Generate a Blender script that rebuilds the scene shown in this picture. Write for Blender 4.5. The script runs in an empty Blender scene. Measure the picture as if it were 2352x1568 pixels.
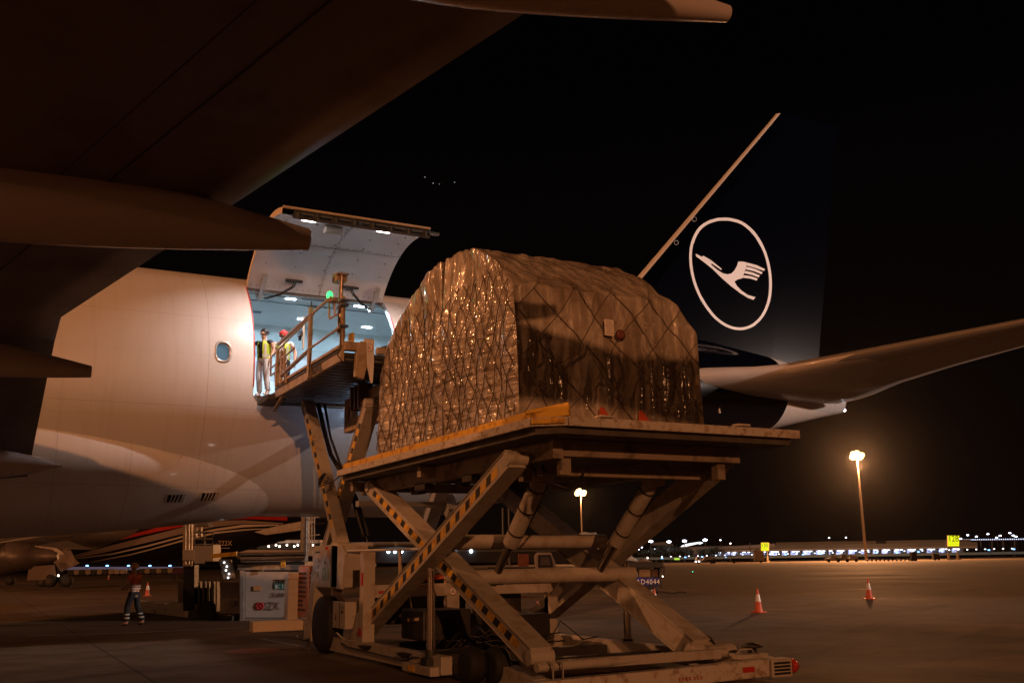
import bpy, bmesh, math, random
from math import sin, cos, tan, radians, pi, sqrt, atan2, hypot
from mathutils import Vector, Matrix, noise
from mathutils.geometry import delaunay_2d_cdt
random.seed(7)
C = bpy.data.collections.new("Scene"); bpy.context.scene.collection.children.link(C)
sc = bpy.context.scene
# world frame: X = aft along the freighter, Y = towards its right wing, Z up; freighter axis over Y = 0
AZ = radians(62); HC = 6.0; DCAM = 26.33; HCAM = 1.65
RA = Vector((cos(AZ) , sin(AZ)))       # camera forward, horizontal, in (X, Y)
RR = Vector((sin(AZ), -cos(AZ)))       # camera right, horizontal
TH = radians(12.46); RO = radians(0.9); FPX = 2286.7
cF = Vector((RA.x * cos(TH), RA.y * cos(TH), sin(TH)))
_r0 = Vector((RR.x, RR.y, 0)); _u0 = Vector((-RA.x * sin(TH), -RA.y * sin(TH), cos(TH)))
cR = _r0 * cos(RO) - _u0 * sin(RO); cU = _u0 * cos(RO) + _r0 * sin(RO)
CAM = Vector((0, -DCAM, HCAM))
cam = bpy.data.objects.new("camera", bpy.data.cameras.new("camera")); C.objects.link(cam)
cam.matrix_world = Matrix(((cR.x, cU.x, -cF.x, CAM.x), (cR.y, cU.y, -cF.y, CAM.y), (cR.z, cU.z, -cF.z, CAM.z), (0, 0, 0, 1)))
cam.data.lens = 35; cam.data.sensor_width = 36; cam.data.clip_end = 6000; cam.data.clip_start = 0.1
sc.camera = cam
sc.view_settings.view_transform = 'Standard'; sc.view_settings.look = 'None'; sc.view_settings.exposure = 0; sc.view_settings.gamma = 1
W = bpy.data.worlds.new("World"); sc.world = W; W.use_nodes = True
wn = W.node_tree; bg = wn.nodes['Background']
def ray(u, v): return (cF * FPX + cR * (u - 1176) - cU * (v - 784)).normalized()
def at(u, v, X=None, Y=None, y=None, z=None, d=None):
    r = ray(u, v)
    if y is not None: Y = -y
    if X is not None: t = (X - CAM.x) / r.x
    elif Y is not None: t = (Y - CAM.y) / r.y
    elif z is not None: t = (z - CAM.z) / r.z
    else: t = d / hypot(r.x, r.y)
    return CAM + r * t
def cw(xc, yc, z=0):   # camera-ground coordinates (right, ahead) to world
    return Vector((RR.x * xc + RA.x * yc, RR.y * xc + RA.y * yc - DCAM, z))
def V(X, y, z): return Vector((X, -y, z))   # y = metres outboard on the freighter's left side
# world: almost black night sky with a faint warm glow low down
tc = wn.nodes.new('ShaderNodeTexCoord'); sx = wn.nodes.new('ShaderNodeSeparateXYZ'); rm = wn.nodes.new('ShaderNodeValToRGB')
wn.links.new(tc.outputs['Generated'], sx.inputs[0]); wn.links.new(sx.outputs['Z'], rm.inputs[0]); wn.links.new(rm.outputs[0], bg.inputs[0])
rm.color_ramp.elements[0].position = 0.0; rm.color_ramp.elements[0].color = (0.0030, 0.0015, 0.0010, 1)
rm.color_ramp.elements[1].position = 0.45; rm.color_ramp.elements[1].color = (0.0007, 0.0005, 0.0006, 1)
bg.inputs[1].default_value = 1.0
# apron mast floodlights out of view, with added fill lamps among them
def lamp(name, loc, power, color, radius=0.6, typ='POINT', size=None, rot=None, spread=None):
    l = bpy.data.lights.new(name, typ); l.energy = power; l.color = color
    if typ == 'AREA': l.shape = 'RECTANGLE'; l.size, l.size_y = size; l.spread = spread or pi
    elif typ == 'SPOT': l.shadow_soft_size = radius; l.spot_size = spread; l.spot_blend = 0.6
    else: l.shadow_soft_size = radius
    o = bpy.data.objects.new(name, l); C.objects.link(o); o.location = loc
    if rot is not None: o.rotation_euler = rot
    return o
SOD = (1.0, 0.37, 0.135)
lamp('unseen_flood', Vector((-60, -24, 44)), 75000, SOD, 0.5)
lamp('unseen_flood', Vector((-62, 30, 46)), 100000, SOD, 0.5)  # unseen lamp added beyond the nose for glints on the cargo film
lamp('unseen_flood', Vector((-19, -112, 26.5)), 135000, SOD, 0.6)
lamp('unseen_flood', Vector((-120, -52, 13)), 30000, SOD, 0.5)  # low unseen lamp added to brighten forward faces of loader and cargo
_sp = lamp('unseen_flood', Vector((82, -62, 22)), 170000, (1.0, 0.74, 0.62), 0.5, typ='SPOT', spread=radians(21)); _sp.rotation_euler = (Vector((26.5, -2, 9.5)) - _sp.location).to_track_quat('-Z', 'Y').to_euler()  # unseen spot added to brighten and whiten the tail and its emblem
lamp('unseen_flood', Vector((112, -70, 26)), 9000, SOD, 0.6)  # weak unseen lamp added on the aft side

# ---------------------------------------------------------------- materials
MATS = {}
def mat(name, col, rough=0.5, metal=0.0, var=0.0, vscale=3.0, bump=0.0, bscale=20.0, coat=0.0, dirt=None, emit=None, estr=0, trans=0, alpha=1, stretch=(1, 1, 1)):
    if name in MATS: return MATS[name]
    m = bpy.data.materials.new(name); m.use_nodes = True; nt = m.node_tree; b = nt.nodes['Principled BSDF']
    b.inputs['Base Color'].default_value = (*col, 1); b.inputs['Roughness'].default_value = rough; b.inputs['Metallic'].default_value = metal
    if coat: b.inputs['Coat Weight'].default_value = coat; b.inputs['Coat Roughness'].default_value = 0.08
    if trans: b.inputs['Transmission Weight'].default_value = trans
    if alpha < 1: b.inputs['Alpha'].default_value = alpha
    if emit: b.inputs['Emission Color'].default_value = (*emit, 1); b.inputs['Emission Strength'].default_value = estr
    if var or bump or dirt:
        t = nt.nodes.new('ShaderNodeTexCoord'); mp = nt.nodes.new('ShaderNodeMapping'); mp.inputs['Scale'].default_value = stretch
        nt.links.new(t.outputs['Object'], mp.inputs[0])
        n = nt.nodes.new('ShaderNodeTexNoise'); n.inputs['Scale'].default_value = vscale; n.inputs['Detail'].default_value = 6; n.inputs['Roughness'].default_value = 0.65
        nt.links.new(mp.outputs[0], n.inputs['Vector'])
        if var or dirt:
            r = nt.nodes.new('ShaderNodeValToRGB'); e = r.color_ramp.elements
            d = dirt or tuple(c * (1 - var) for c in col)
            e[0].position = 0.38; e[0].color = (*d, 1); e[1].position = 0.38 + (0.12 if dirt else 0.3); e[1].color = (*col, 1)
            nt.links.new(n.outputs[0], r.inputs[0]); nt.links.new(r.outputs[0], b.inputs['Base Color'])
            mr = nt.nodes.new('ShaderNodeMapRange'); mr.inputs[1].default_value = 0.3; mr.inputs[2].default_value = 0.7
            mr.inputs[3].default_value = min(1, rough + 0.15); mr.inputs[4].default_value = max(0.02, rough - 0.1)
            nt.links.new(n.outputs[0], mr.inputs[0]); nt.links.new(mr.outputs[0], b.inputs['Roughness'])
        if bump:
            n2 = nt.nodes.new('ShaderNodeTexNoise'); n2.inputs['Scale'].default_value = bscale; n2.inputs['Detail'].default_value = 4
            nt.links.new(mp.outputs[0], n2.inputs['Vector'])
            bp = nt.nodes.new('ShaderNodeBump'); bp.inputs['Strength'].default_value = bump; bp.inputs['Distance'].default_value = 0.02
            nt.links.new(n2.outputs[0], bp.inputs['Height']); nt.links.new(bp.outputs[0], b.inputs['Normal'])
    MATS[name] = m; return m
def emis(name, col, s):
    return mat(name, (0, 0, 0), emit=col, estr=s)
class NT:   # tiny node-graph helper
    def __init__(s, m): s.t = m.node_tree; s.b = s.t.nodes['Principled BSDF']
    def n(s, k, **kw):
        x = s.t.nodes.new(k)
        for a, v in kw.items(): setattr(x, a, v)
        return x
    def l(s, a, b): s.t.links.new(a, b)
    def math(s, op, a, b=None, c=None, clamp=False):
        x = s.n('ShaderNodeMath', operation=op, use_clamp=clamp)
        for i, q in enumerate((a, b, c)):
            if q is None: continue
            if isinstance(q, (int, float)): x.inputs[i].default_value = q
            else: s.l(q, x.inputs[i])
        return x.outputs[0]
    def mix(s, f, a, b):
        x = s.n('ShaderNodeMix', data_type='RGBA')
        s.l(f, x.inputs[0])
        for i, q in ((6, a), (7, b)):
            if isinstance(q, tuple): x.inputs[i].default_value = (*q, 1)
            else: s.l(q, x.inputs[i])
        return x.outputs[2]
    def noise(s, vec, sc, det=5, ro=0.6):
        x = s.n('ShaderNodeTexNoise'); x.inputs['Scale'].default_value = sc; x.inputs['Detail'].default_value = det; x.inputs['Roughness'].default_value = ro
        s.l(vec, x.inputs['Vector']); return x.outputs[0]
    def ramp(s, f, *st):
        x = s.n('ShaderNodeValToRGB'); e = x.color_ramp.elements
        while len(e) < len(st): e.new(0.5)
        for i, (p, c) in enumerate(st): e[i].position = p; e[i].color = (*c, 1) if isinstance(c, tuple) else (c, c, c, 1)
        s.l(f, x.inputs[0]); return x.outputs[0]
    def line(s, coord, period, width, off=0.0):   # 1 on thin lines
        a = s.math('ADD', coord, off); f = s.math('FRACT', s.math('DIVIDE', a, period)); d = s.math('ABSOLUTE', s.math('SUBTRACT', f, 0.5))
        return s.math('GREATER_THAN', d, 0.5 - width / period / 2)
WHITE = mat('loader_white_paint', (0.40, 0.365, 0.32), 0.45, var=0.22, vscale=4, dirt=(0.31, 0.265, 0.215), bump=0.15, bscale=60)
WHITE2 = mat('worn_white_paint', (0.46, 0.42, 0.37), 0.5, dirt=(0.26, 0.19, 0.13), vscale=9, bump=0.3, bscale=40)
OCHRE = mat('sand_paint', (0.38, 0.30, 0.21), 0.42, var=0.3, vscale=3, dirt=(0.24, 0.165, 0.10))
YELL = mat('yellow_paint', (0.65, 0.38, 0.03), 0.5, var=0.3, vscale=6, dirt=(0.35, 0.18, 0.03))
BLK = mat('black_paint', (0.015, 0.014, 0.014), 0.5, var=0.3, vscale=8)
RUB = mat('tyre_rubber', (0.011, 0.010, 0.0095), 0.75, bump=0.4, bscale=50)
STEEL = mat('dark_steel', (0.06, 0.055, 0.05), 0.5, metal=0.5, var=0.4, vscale=6)
CHROME = mat('chrome', (0.75, 0.72, 0.7), 0.12, metal=1.0)
GREY = mat('grey_metal', (0.28, 0.27, 0.26), 0.45, metal=0.3, var=0.3, vscale=5)
RED = mat('red_plastic', (0.45, 0.03, 0.02), 0.4, var=0.2)
GLASS = mat('dark_glass', (0.02, 0.03, 0.035), 0.05, coat=1)

# ---------------------------------------------------------------- mesh helpers
class MB:
    def __init__(s): s.v = []; s.f = []; s.m = []; s.cur = 0; s.sm = []
    def add(s, vs, fs, smooth=False):
        o = len(s.v); s.v += [Vector(p) for p in vs]
        for f in fs: s.f.append([i + o for i in f]); s.m.append(s.cur); s.sm.append(smooth)
        return s
    def box(s, c, sz, M=None):
        x, y, z = (q / 2 for q in sz); c = Vector(c)
        vs = [Vector((a * x, b * y, d * z)) for a in (-1, 1) for b in (-1, 1) for d in (-1, 1)]
        vs = [c + (M @ q if M else q) for q in vs]
        return s.add(vs, [(0, 1, 3, 2), (4, 6, 7, 5), (0, 4, 5, 1), (2, 3, 7, 6), (0, 2, 6, 4), (1, 5, 7, 3)])
    def lbox(s, X0, X1, y0, y1, z0, z1):   # aircraft coordinates, y outboard left
        return s.box(((X0 + X1) / 2, -(y0 + y1) / 2, (z0 + z1) / 2), (abs(X1 - X0), abs(y1 - y0), abs(z1 - z0)))
    def beam(s, p, q, w, h, side=None):   # w along 'side', h across
        p = Vector(p); q = Vector(q); d = (q - p).normalized()
        side = Vector(side) if side else d.cross(Vector((0, 0, 1)))
        if side.length < 1e-4: side = Vector((1, 0, 0))
        side = (side - d * side.dot(d)).normalized(); up = side.cross(d)
        vs = [b + side * (a * w / 2) + up * (e * h / 2) for b in (p, q) for a in (-1, 1) for e in (-1, 1)]
        return s.add(vs, [(0, 1, 3, 2), (4, 6, 7, 5), (0, 4, 5, 1), (2, 3, 7, 6), (0, 2, 6, 4), (1, 5, 7, 3)])
    def tube(s, p, q, r, r2=None, n=12, cap=True):
        p = Vector(p); q = Vector(q); r2 = r if r2 is None else r2; d = (q - p).normalized()
        a = d.cross(Vector((0, 0, 1)) if abs(d.z) < 0.9 else Vector((1, 0, 0))).normalized(); b = d.cross(a)
        vs = []
        for c, rr in ((p, r), (q, r2)):
            for i in range(n): t = 2 * pi * i / n; vs.append(c + a * (rr * cos(t)) + b * (rr * sin(t)))
        s.add(vs, [(i, (i + 1) % n, n + (i + 1) % n, n + i) for i in range(n)], True)
        if cap: s.add(vs[:n], [tuple(range(n))[::-1]]); s.add(vs[n:], [tuple(range(n))])
        return s
    def path(s, pts, r, n=8):
        pts = [Vector(p) for p in pts]; rings = []
        for i, p in enumerate(pts):
            d = (pts[min(i + 1, len(pts) - 1)] - pts[max(i - 1, 0)]).normalized()
            a = d.cross(Vector((0.13, 0.27, 1)) if abs(d.z) < 0.93 else Vector((1, 0.2, 0))).normalized(); b = d.cross(a)
            rings.append([p + a * (r * cos(2 * pi * k / n)) + b * (r * sin(2 * pi * k / n)) for k in range(n)])
        return s.loft(rings, cap=True, smooth=True)
    def loft(s, rings, cap=False, smooth=True, closed=True):
        n = len(rings[0]); vs = [p for r in rings for p in r]; fs = []
        for i in range(len(rings) - 1):
            for k in range(n if closed else n - 1):
                k2 = (k + 1) % n; fs.append((i * n + k, i * n + k2, (i + 1) * n + k2, (i + 1) * n + k))
        s.add(vs, fs, smooth)
        if cap: s.add(rings[0], [tuple(range(n))[::-1]]); s.add(rings[-1], [tuple(range(n))])
        return s
    def prism(s, pts, ext):   # planar polygon extruded by vector
        pts = [Vector(p) for p in pts]; e = Vector(ext); n = len(pts)
        return s.add(pts + [p + e for p in pts], [tuple(range(n))[::-1], tuple(range(n, 2 * n))] + [(i, (i + 1) % n, n + (i + 1) % n, n + i) for i in range(n)])
    def lathe(s, c, axis, prof, n=24):   # prof: (dist along axis, radius)
        c = Vector(c); d = Vector(axis).normalized(); a = d.cross(Vector((0, 0, 1)) if abs(d.z) < 0.9 else Vector((1, 0, 0))).normalized(); b = d.cross(a)
        return s.loft([[c + d * t + a * (r * cos(2 * pi * k / n)) + b * (r * sin(2 * pi * k / n)) for k in range(n)] for t, r in prof], cap=True)
    def ball(s, c, r, n=12, sq=(1, 1, 1)):
        c = Vector(c)
        rings = [[c + Vector((r * sq[0] * sin(ph) * cos(2 * pi * k / n), r * sq[1] * sin(ph) * sin(2 * pi * k / n), r * sq[2] * cos(ph))) for k in range(n)] for ph in [0.02 + (pi - 0.04) * j / (n // 2 + 2) for j in range(n // 2 + 3)]]
        return s.loft(rings, cap=True)
    def build(s, name, m, parent=None, bevel=0, recalc=True):
        me = bpy.data.meshes.new(name)
        org = parent.get('_org', (0, 0, 0)) if parent else (0, 0, 0); R = None
        org = Vector(org)
        me.from_pydata([p - org for p in s.v], [], s.f)
        ms = m if isinstance(m, (list, tuple)) else [m]
        for q in ms: me.materials.append(q)
        me.polygons.foreach_set('material_index', s.m); me.polygons.foreach_set('use_smooth', s.sm)
        if recalc:
            b = bmesh.new(); b.from_mesh(me); bmesh.ops.recalc_face_normals(b, faces=b.faces); b.to_mesh(me); b.free()
        me.update()
        o = bpy.data.objects.new(name, me); C.objects.link(o)
        if parent is not None:
            o.parent = parent; o['_org'] = tuple(org)
        if bevel:
            md = o.modifiers.new('bevel', 'BEVEL'); md.width = bevel; md.segments = 2; md.limit_method = 'ANGLE'; md.angle_limit = radians(50)
        return o
def tag(o, label=None, cat=None, group=None, kind=None):
    for k, v in (('label', label), ('category', cat), ('group', group), ('kind', kind)):
        if v: o[k] = v
    return o
def thing(name, label, cat, loc, group=None):
    o = bpy.data.objects.new(name, None); C.objects.link(o); o.location = loc; o['_org'] = tuple(loc); o.empty_display_size = 0.3
    return tag(o, label, cat, group)
def solo(mb, name, m, label, cat, loc=None, group=None, kind=None, bevel=0):
    org = Vector(loc) if loc is not None else Vector((0, 0, 0))
    mb.v = [p - org for p in mb.v]; o = mb.build(name, m, None, bevel); o.location = org; return tag(o, label, cat, group, kind)
def children(o): return [c for c in bpy.data.objects if c.parent == o]
def copy_tree(o, parent=None, kids=None):
    c = o.copy(); C.objects.link(c)
    if parent is not None: c.parent = parent
    for ch in children(o): copy_tree(ch, c)
    return c
def text(s, size, m, parent, pos, right, up, name='lettering', ext=0.002, align='LEFT', shear=0, bold=0, spacing=1.0, fit=None):
    cu = bpy.data.curves.new(name, 'FONT'); cu.body = s; cu.size = size; cu.extrude = ext; cu.align_x = align; cu.shear = shear; cu.offset = bold; cu.space_character = spacing; cu.resolution_u = 3
    tmp = bpy.data.objects.new('tmp', cu); C.objects.link(tmp)
    bpy.context.view_layer.update()
    me = bpy.data.meshes.new_from_object(tmp.evaluated_get(bpy.context.evaluated_depsgraph_get())); bpy.data.objects.remove(tmp)
    r = Vector(right).normalized(); u = Vector(up); u = (u - r * u.dot(r)).normalized(); n = r.cross(u)
    if fit:
        xs_ = [v.co.x for v in me.vertices]; k_ = fit / (max(xs_) - min(xs_)); me.transform(Matrix.Diagonal((k_, 1, 1, 1)) @ Matrix.Translation((-min(xs_), 0, 0)))
    org = Vector(parent.get('_org', (0, 0, 0))); p = Vector(pos) - org
    me.transform(Matrix(((r.x, u.x, n.x, p.x), (r.y, u.y, n.y, p.y), (r.z, u.z, n.z, p.z), (0, 0, 0, 1))))
    me.materials.clear(); me.materials.append(m)
    o = bpy.data.objects.new(name, me); C.objects.link(o); o.parent = parent; o['_org'] = tuple(org)
    return o
# ---------------------------------------------------------------- ground
def ground_material():
    m = mat('apron_concrete', (0.13, 0.11, 0.09), 0.55); g = NT(m)
    t = g.n('ShaderNodeTexCoord'); o = t.outputs['Object']; s = g.n('ShaderNodeSeparateXYZ'); g.l(o, s.inputs[0])
    mp = g.n('ShaderNodeMapping'); mp.inputs['Scale'].default_value = (1, 1, 1); mp.inputs['Rotation'].default_value = (0, 0, radians(-28)); g.l(o, mp.inputs[0])
    st = g.n('ShaderNodeMapping'); st.inputs['Scale'].default_value = (0.06, 0.7, 1); g.l(mp.outputs[0], st.inputs[0])
    big = g.noise(o, 0.07, 4); fine = g.noise(o, 9, 6, 0.7); mid = g.noise(o, 0.9, 5); streak = g.noise(st.outputs[0], 1.1, 5)
    base = g.ramp(big, (0.35, (0.088, 0.062, 0.043)), (0.62, (0.145, 0.104, 0.074)))
    base = g.mix(g.ramp(mid, (0.40, 0.55), (0.55, 0.0)), base, (0.058, 0.043, 0.032))
    base = g.mix(g.ramp(streak, (0.56, 0.0), (0.66, 0.75)), base, (0.05, 0.036, 0.027))
    base = g.mix(g.ramp(fine, (0.3, 0.35), (0.5, 0.0)), base, (0.08, 0.065, 0.05))
    vo = g.n('ShaderNodeTexVoronoi'); vo.inputs['Scale'].default_value = 0.35; g.l(o, vo.inputs['Vector'])
    base = g.mix(g.ramp(g.math('ADD', vo.outputs['Distance'], g.math('MULTIPLY', mid, 0.25)), (0.16, 0.75), (0.24, 0.0)), base, (0.03, 0.024, 0.02))
    cx = g.n('ShaderNodeVectorMath', operation='SNAP'); g.l(o, cx.inputs[0]); cx.inputs[1].default_value = (5, 5, 50); wn_ = g.n('ShaderNodeTexWhiteNoise'); g.l(cx.outputs[0], wn_.inputs[0])
    base = g.mix(g.math('MULTIPLY', wn_.outputs['Value'], 0.28), base, (0.085, 0.06, 0.045))
    jl = g.math('MAXIMUM', g.line(s.outputs['X'], 5.0, 0.05, 2.5), g.line(s.outputs['Y'], 5.0, 0.05, 2.5))
    base = g.mix(g.math('MULTIPLY', jl, 0.7), base, (0.02, 0.018, 0.016)); g.l(base, g.b.inputs['Base Color'])
    g.l(g.ramp(big, (0.35, 0.75), (0.65, 0.9)), g.b.inputs['Roughness']); g.b.inputs['Specular IOR Level'].default_value = 0.12
    bp = g.n('ShaderNodeBump'); bp.inputs['Strength'].default_value = 0.35; bp.inputs['Distance'].default_value = 0.02
    g.l(fine, bp.inputs['Height']); g.l(bp.outputs[0], g.b.inputs['Normal'])
    return m
gm = MB(); gm.add([(-3000, -3000, 0), (3000, -3000, 0), (3000, 3000, 0), (-3000, 3000, 0)], [(0, 1, 2, 3)])
g = gm.build('ground', ground_material()); tag(g, kind='structure')
# painted lines on the apron (white and red), sheets 4 mm above the concrete
lw = MB(); lr = MB()
def gline(mb, pts, w, z=0.004):
    P = [at(u, v, z=z) for u, v in pts]
    for a, b in zip(P[:-1], P[1:]):
        d = (b - a).normalized(); n = Vector((-d.y, d.x, 0)) * w / 2
        mb.add([a - n, b - n, b + n, a + n], [(0, 1, 2, 3)])
gline(lw, [(60, 1459), (300, 1452), (560, 1440)], 0.10); gline(lw, [(590, 1466), (690, 1462)], 0.06); gline(lw, [(600, 1466), (720, 1488)], 0.05)
gline(lw, [(2090, 1376), (2130, 1376)], 0.1); gline(lw, [(1930, 1376), (2035, 1374)], 0.1)
gline(lr, [(290, 1483), (370, 1472)], 0.10); gline(lr, [(470, 1464), (600, 1450)], 0.12); gline(lr, [(1240, 1362), (1500, 1360)], 0.12); gline(lr, [(1620, 1364), (2000, 1352)], 0.16); gline(lr, [(1240, 1379), (1420, 1372)], 0.1)
P = at(580, 1493, z=0.004)
lr.add([P + Vector((0.55 * cos(a), 0.55 * sin(a), 0)) for a in [2 * pi * k / 24 for k in range(24)]], [tuple(range(24))])
tag(lw.build('white_marking', mat('faded_white_marking', (0.42, 0.38, 0.33), 0.6, dirt=(0.15, 0.12, 0.1), vscale=6)), kind='structure')
tag(lr.build('red_marking', mat('faded_red_marking', (0.26, 0.06, 0.035), 0.6, dirt=(0.14, 0.09, 0.07), vscale=5)), kind='structure')

# ---------------------------------------------------------------- freighter
AC = thing('cargo_aircraft', 'white wide-body freighter with its side cargo door open and a dark blue tail', 'aircraft', (0, 0, 0))
def fus_material(tail=True):
    m = mat('fuselage_paint' if tail else 'fairing_paint', (0.70, 0.69, 0.69), 0.34, coat=0.35); g = NT(m)
    t = g.n('ShaderNodeTexCoord'); s = g.n('ShaderNodeSeparateXYZ'); g.l(t.outputs['Object'], s.inputs[0])
    X, Y, Z = s.outputs
    ang = g.math('ARCTAN2', g.math('SUBTRACT', Z, HC), g.math('MULTIPLY', Y, -1))
    d = g.noise(t.outputs['Object'], 0.8, 5); d2 = g.noise(t.outputs['Object'], 14, 4)
    base = g.mix(g.ramp(d, (0.35, 0.0), (0.7, 0.22)), (0.70, 0.67, 0.64), (0.57, 0.53, 0.49))
    if tail: ln = g.math('MAXIMUM', g.line(X, 5.4, 0.018, 1.0), g.line(ang, 0.72, 0.004, 0.25))
    else: ln = g.math('MAXIMUM', g.line(X, 1.55, 0.018, 0.2), g.line(Z, 1.3, 0.016, 0.45))
    fine_ln = g.math('MAXIMUM', g.line(X, 1.35, 0.008, 0.35), g.line(ang, 0.24, 0.0022, 0.1)) if tail else g.line(Y, 1.1, 0.008, 0.3)
    base = g.mix(g.math('MULTIPLY', fine_ln, 0.22), base, (0.3, 0.27, 0.25))
    stx = g.n('ShaderNodeMapping'); stx.inputs['Scale'].default_value = (3.5, 0.3, 0.28); g.l(t.outputs['Object'], stx.inputs[0])
    base = g.mix(g.ramp(g.noise(stx.outputs[0], 2.0, 5), (0.5, 0.0), (0.75, 0.22)), base, (0.42, 0.35, 0.3))
    base = g.mix(g.math('MULTIPLY', ln, 0.36), base, (0.25, 0.22, 0.2))
    if tail:
        xb = g.math('ADD', 11.39, g.math('MULTIPLY', g.math('SUBTRACT', Z, 3.11), 1.26))
        navy = g.math('MULTIPLY', g.math('GREATER_THAN', X, xb), g.math('LESS_THAN', X, g.math('ADD', 24.0, g.math('MULTIPLY', g.math('ABSOLUTE', g.math('SUBTRACT', Z, 7.2)), -0.15))))
        base = g.mix(navy, base, (0.0014, 0.0017, 0.0045))
        g.l(g.math('SUBTRACT', 0.36, g.math('MULTIPLY', navy, 0.2)), g.b.inputs['Roughness'])
    g.l(base, g.b.inputs['Base Color'])
    bp = g.n('ShaderNodeBump'); bp.inputs['Strength'].default_value = 0.05; bp.inputs['Distance'].default_value = 0.05
    g.l(d, bp.inputs['Height']); g.l(bp.outputs[0], g.b.inputs['Normal'])
    return m
FUS = fus_material(True); FAIR = fus_material(False)
WINGM = mat('wing_grey_paint', (0.135, 0.115, 0.10), 0.45, dirt=(0.105, 0.08, 0.062), vscale=0.9, stretch=(1, 0.6, 1))
R0 = 3.1
def cyl(X, ph, r=R0): return Vector((X, -r * cos(ph), HC + r * sin(ph)))    # ph: 0 = left side, 90 = top
def fsec(X):   # bottom, top, half width
    K = [(-37.6, 5.2, 5.6, 0.15), (-36.5, 4.3, 6.6, 1.1), (-34, 3.5, 7.9, 2.1), (-31, 3.05, 8.8, 2.8), (-27, 2.9, 9.1, 3.1), (11.0, 2.9, 9.1, 3.1), (12, 3.02, 9.1, 3.1), (13, 3.24, 9.1, 3.08), (15, 3.66, 9.1, 2.98), (18, 4.46, 9.0, 2.6), (21, 5.24, 8.85, 2.0), (24, 5.98, 8.55, 1.25), (26, 6.42, 8.3, 0.75), (27.6, 6.78, 7.93, 0.3)]
    for a, b in zip(K[:-1], K[1:]):
        if a[0] <= X <= b[0]:
            t = (X - a[0]) / (b[0] - a[0]); return [a[i] + (b[i] - a[i]) * t for i in (1, 2, 3)]
    return K[-1][1:]
def fring(X, phs):
    b, t, w = fsec(X); c = (b + t) / 2; h = (t - b) / 2
    return [Vector((X, -w * cos(p), c + h * sin(p))) for p in phs]
PX0, PX1, PH0, PH1 = 4.0, 10.4, radians(-30), radians(80)
fm = MB()
N = 72; phs = [2 * pi * k / N for k in range(N)]
xs = [-37.6, -37, -36.5, -35.5, -34.5, -33, -31, -29, -27] + [-27 + 3.1 * i for i in range(1, 11)]
fm.loft([fring(x, phs) for x in xs[:-1] + [PX0]], cap=False)
xs2 = [PX1, 11.0, 12.0, 12.5, 13, 14, 15, 16, 17, 18, 19, 20, 21, 22, 23, 24, 25, 26, 27, 27.6]
fm.loft([fring(x, phs) for x in xs2], cap=False)
rest = [PH1 + (2 * pi + PH0 - PH1) * k / 50 for k in range(51)]
fm.loft([fring(x, rest) for x in (PX0, PX0 + 3.2, PX1)], closed=False)
# patch with the door opening and the small window
DX0, DX1, DP0, DP1 = 5.45, 9.12, radians(-11.8), radians(57)
WXc, WPc = 4.72, radians(10.2)
def rrect(x0, x1, y0, y1, r, n=6):   # in (X, arc length)
    out = []
    for cx, cy, a0 in ((x1 - r, y1 - r, 0), (x0 + r, y1 - r, pi / 2), (x0 + r, y0 + r, pi), (x1 - r, y0 + r, 3 * pi / 2)):
        for k in range(n + 1): a = a0 + pi / 2 * k / n; out.append((cx + r * cos(a), cy + r * sin(a)))
    return out
door = rrect(DX0, DX1, DP0 * R0, DP1 * R0, 0.28)
def dens(loop, step=0.12):
    out = []
    for i, a in enumerate(loop):
        b = loop[(i + 1) % len(loop)]; d = hypot(b[0] - a[0], b[1] - a[1]); n = max(1, int(d / step))
        out += [(a[0] + (b[0] - a[0]) * k / n, a[1] + (b[1] - a[1]) * k / n) for k in range(n)]
    return out
door = dens(door); win = [(WXc + 0.155 * cos(a) * (abs(cos(a)) ** -0.25 if abs(cos(a)) > .01 else 1), WPc * R0 + 0.215 * sin(a) * (abs(sin(a)) ** -0.25 if abs(sin(a)) > .01 else 1)) for a in [2 * pi * (k + .5) / 28 for k in range(28)]]
outer = dens([(PX0, PH0 * R0), (PX1, PH0 * R0), (PX1, PH1 * R0), (PX0, PH1 * R0)], 0.2)
def inside(p, loop):
    c = False
    for i in range(len(loop)):
        a = loop[i]; b = loop[i - 1]
        if (a[1] > p[1]) != (b[1] > p[1]) and p[0] < (b[0] - a[0]) * (p[1] - a[1]) / (b[1] - a[1]) + a[0]: c = not c
    return c
pts = list(outer); loops = []
edges = []
def addloop(l, o0):
    n = len(l); return [(o0 + i, o0 + (i + 1) % n) for i in range(n)]
edges += addloop(outer, 0); o1 = len(pts); pts += door; edges += addloop(door, o1); o2 = len(pts); pts += win; edges += addloop(win, o2)
gx = PX0 + 0.16
while gx < PX1 - 0.1:
    gy = PH0 * R0 + 0.16
    while gy < PH1 * R0 - 0.1:
        p = (gx, gy)
        if not inside(p, door) and not inside(p, win): pts.append(p)
        gy += 0.18
    gx += 0.18
vo, eo, fo, *_ = delaunay_2d_cdt([Vector(p) for p in pts], edges, [], 0, 1e-5)
fs = []
for f in fo:
    c = sum((vo[i] for i in f), Vector((0, 0))) / len(f)
    if PX0 < c.x < PX1 and PH0 * R0 < c.y < PH1 * R0 and not inside(c, door) and not inside(c, win): fs.append(tuple(f))
fm.add([cyl(p.x, p.y / R0) for p in vo], fs, True)
fz = fm.build('fuselage', FUS, AC)
me = fz.data; nor = []
for v in me.vertices:
    X = v.co.x; b, t, w = fsec(X); c = (b + t) / 2; h = (t - b) / 2
    n = Vector((0, v.co.y / w ** 2, (v.co.z - c) / h ** 2)).normalized()
    if X > 12: n = (n + Vector((0.16 * min(1, (X - 12) / 8), 0, 0))).normalized()
    if X < -30: n = (n + Vector((-0.5, 0, 0))).normalized()
    nor.append(n)
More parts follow.
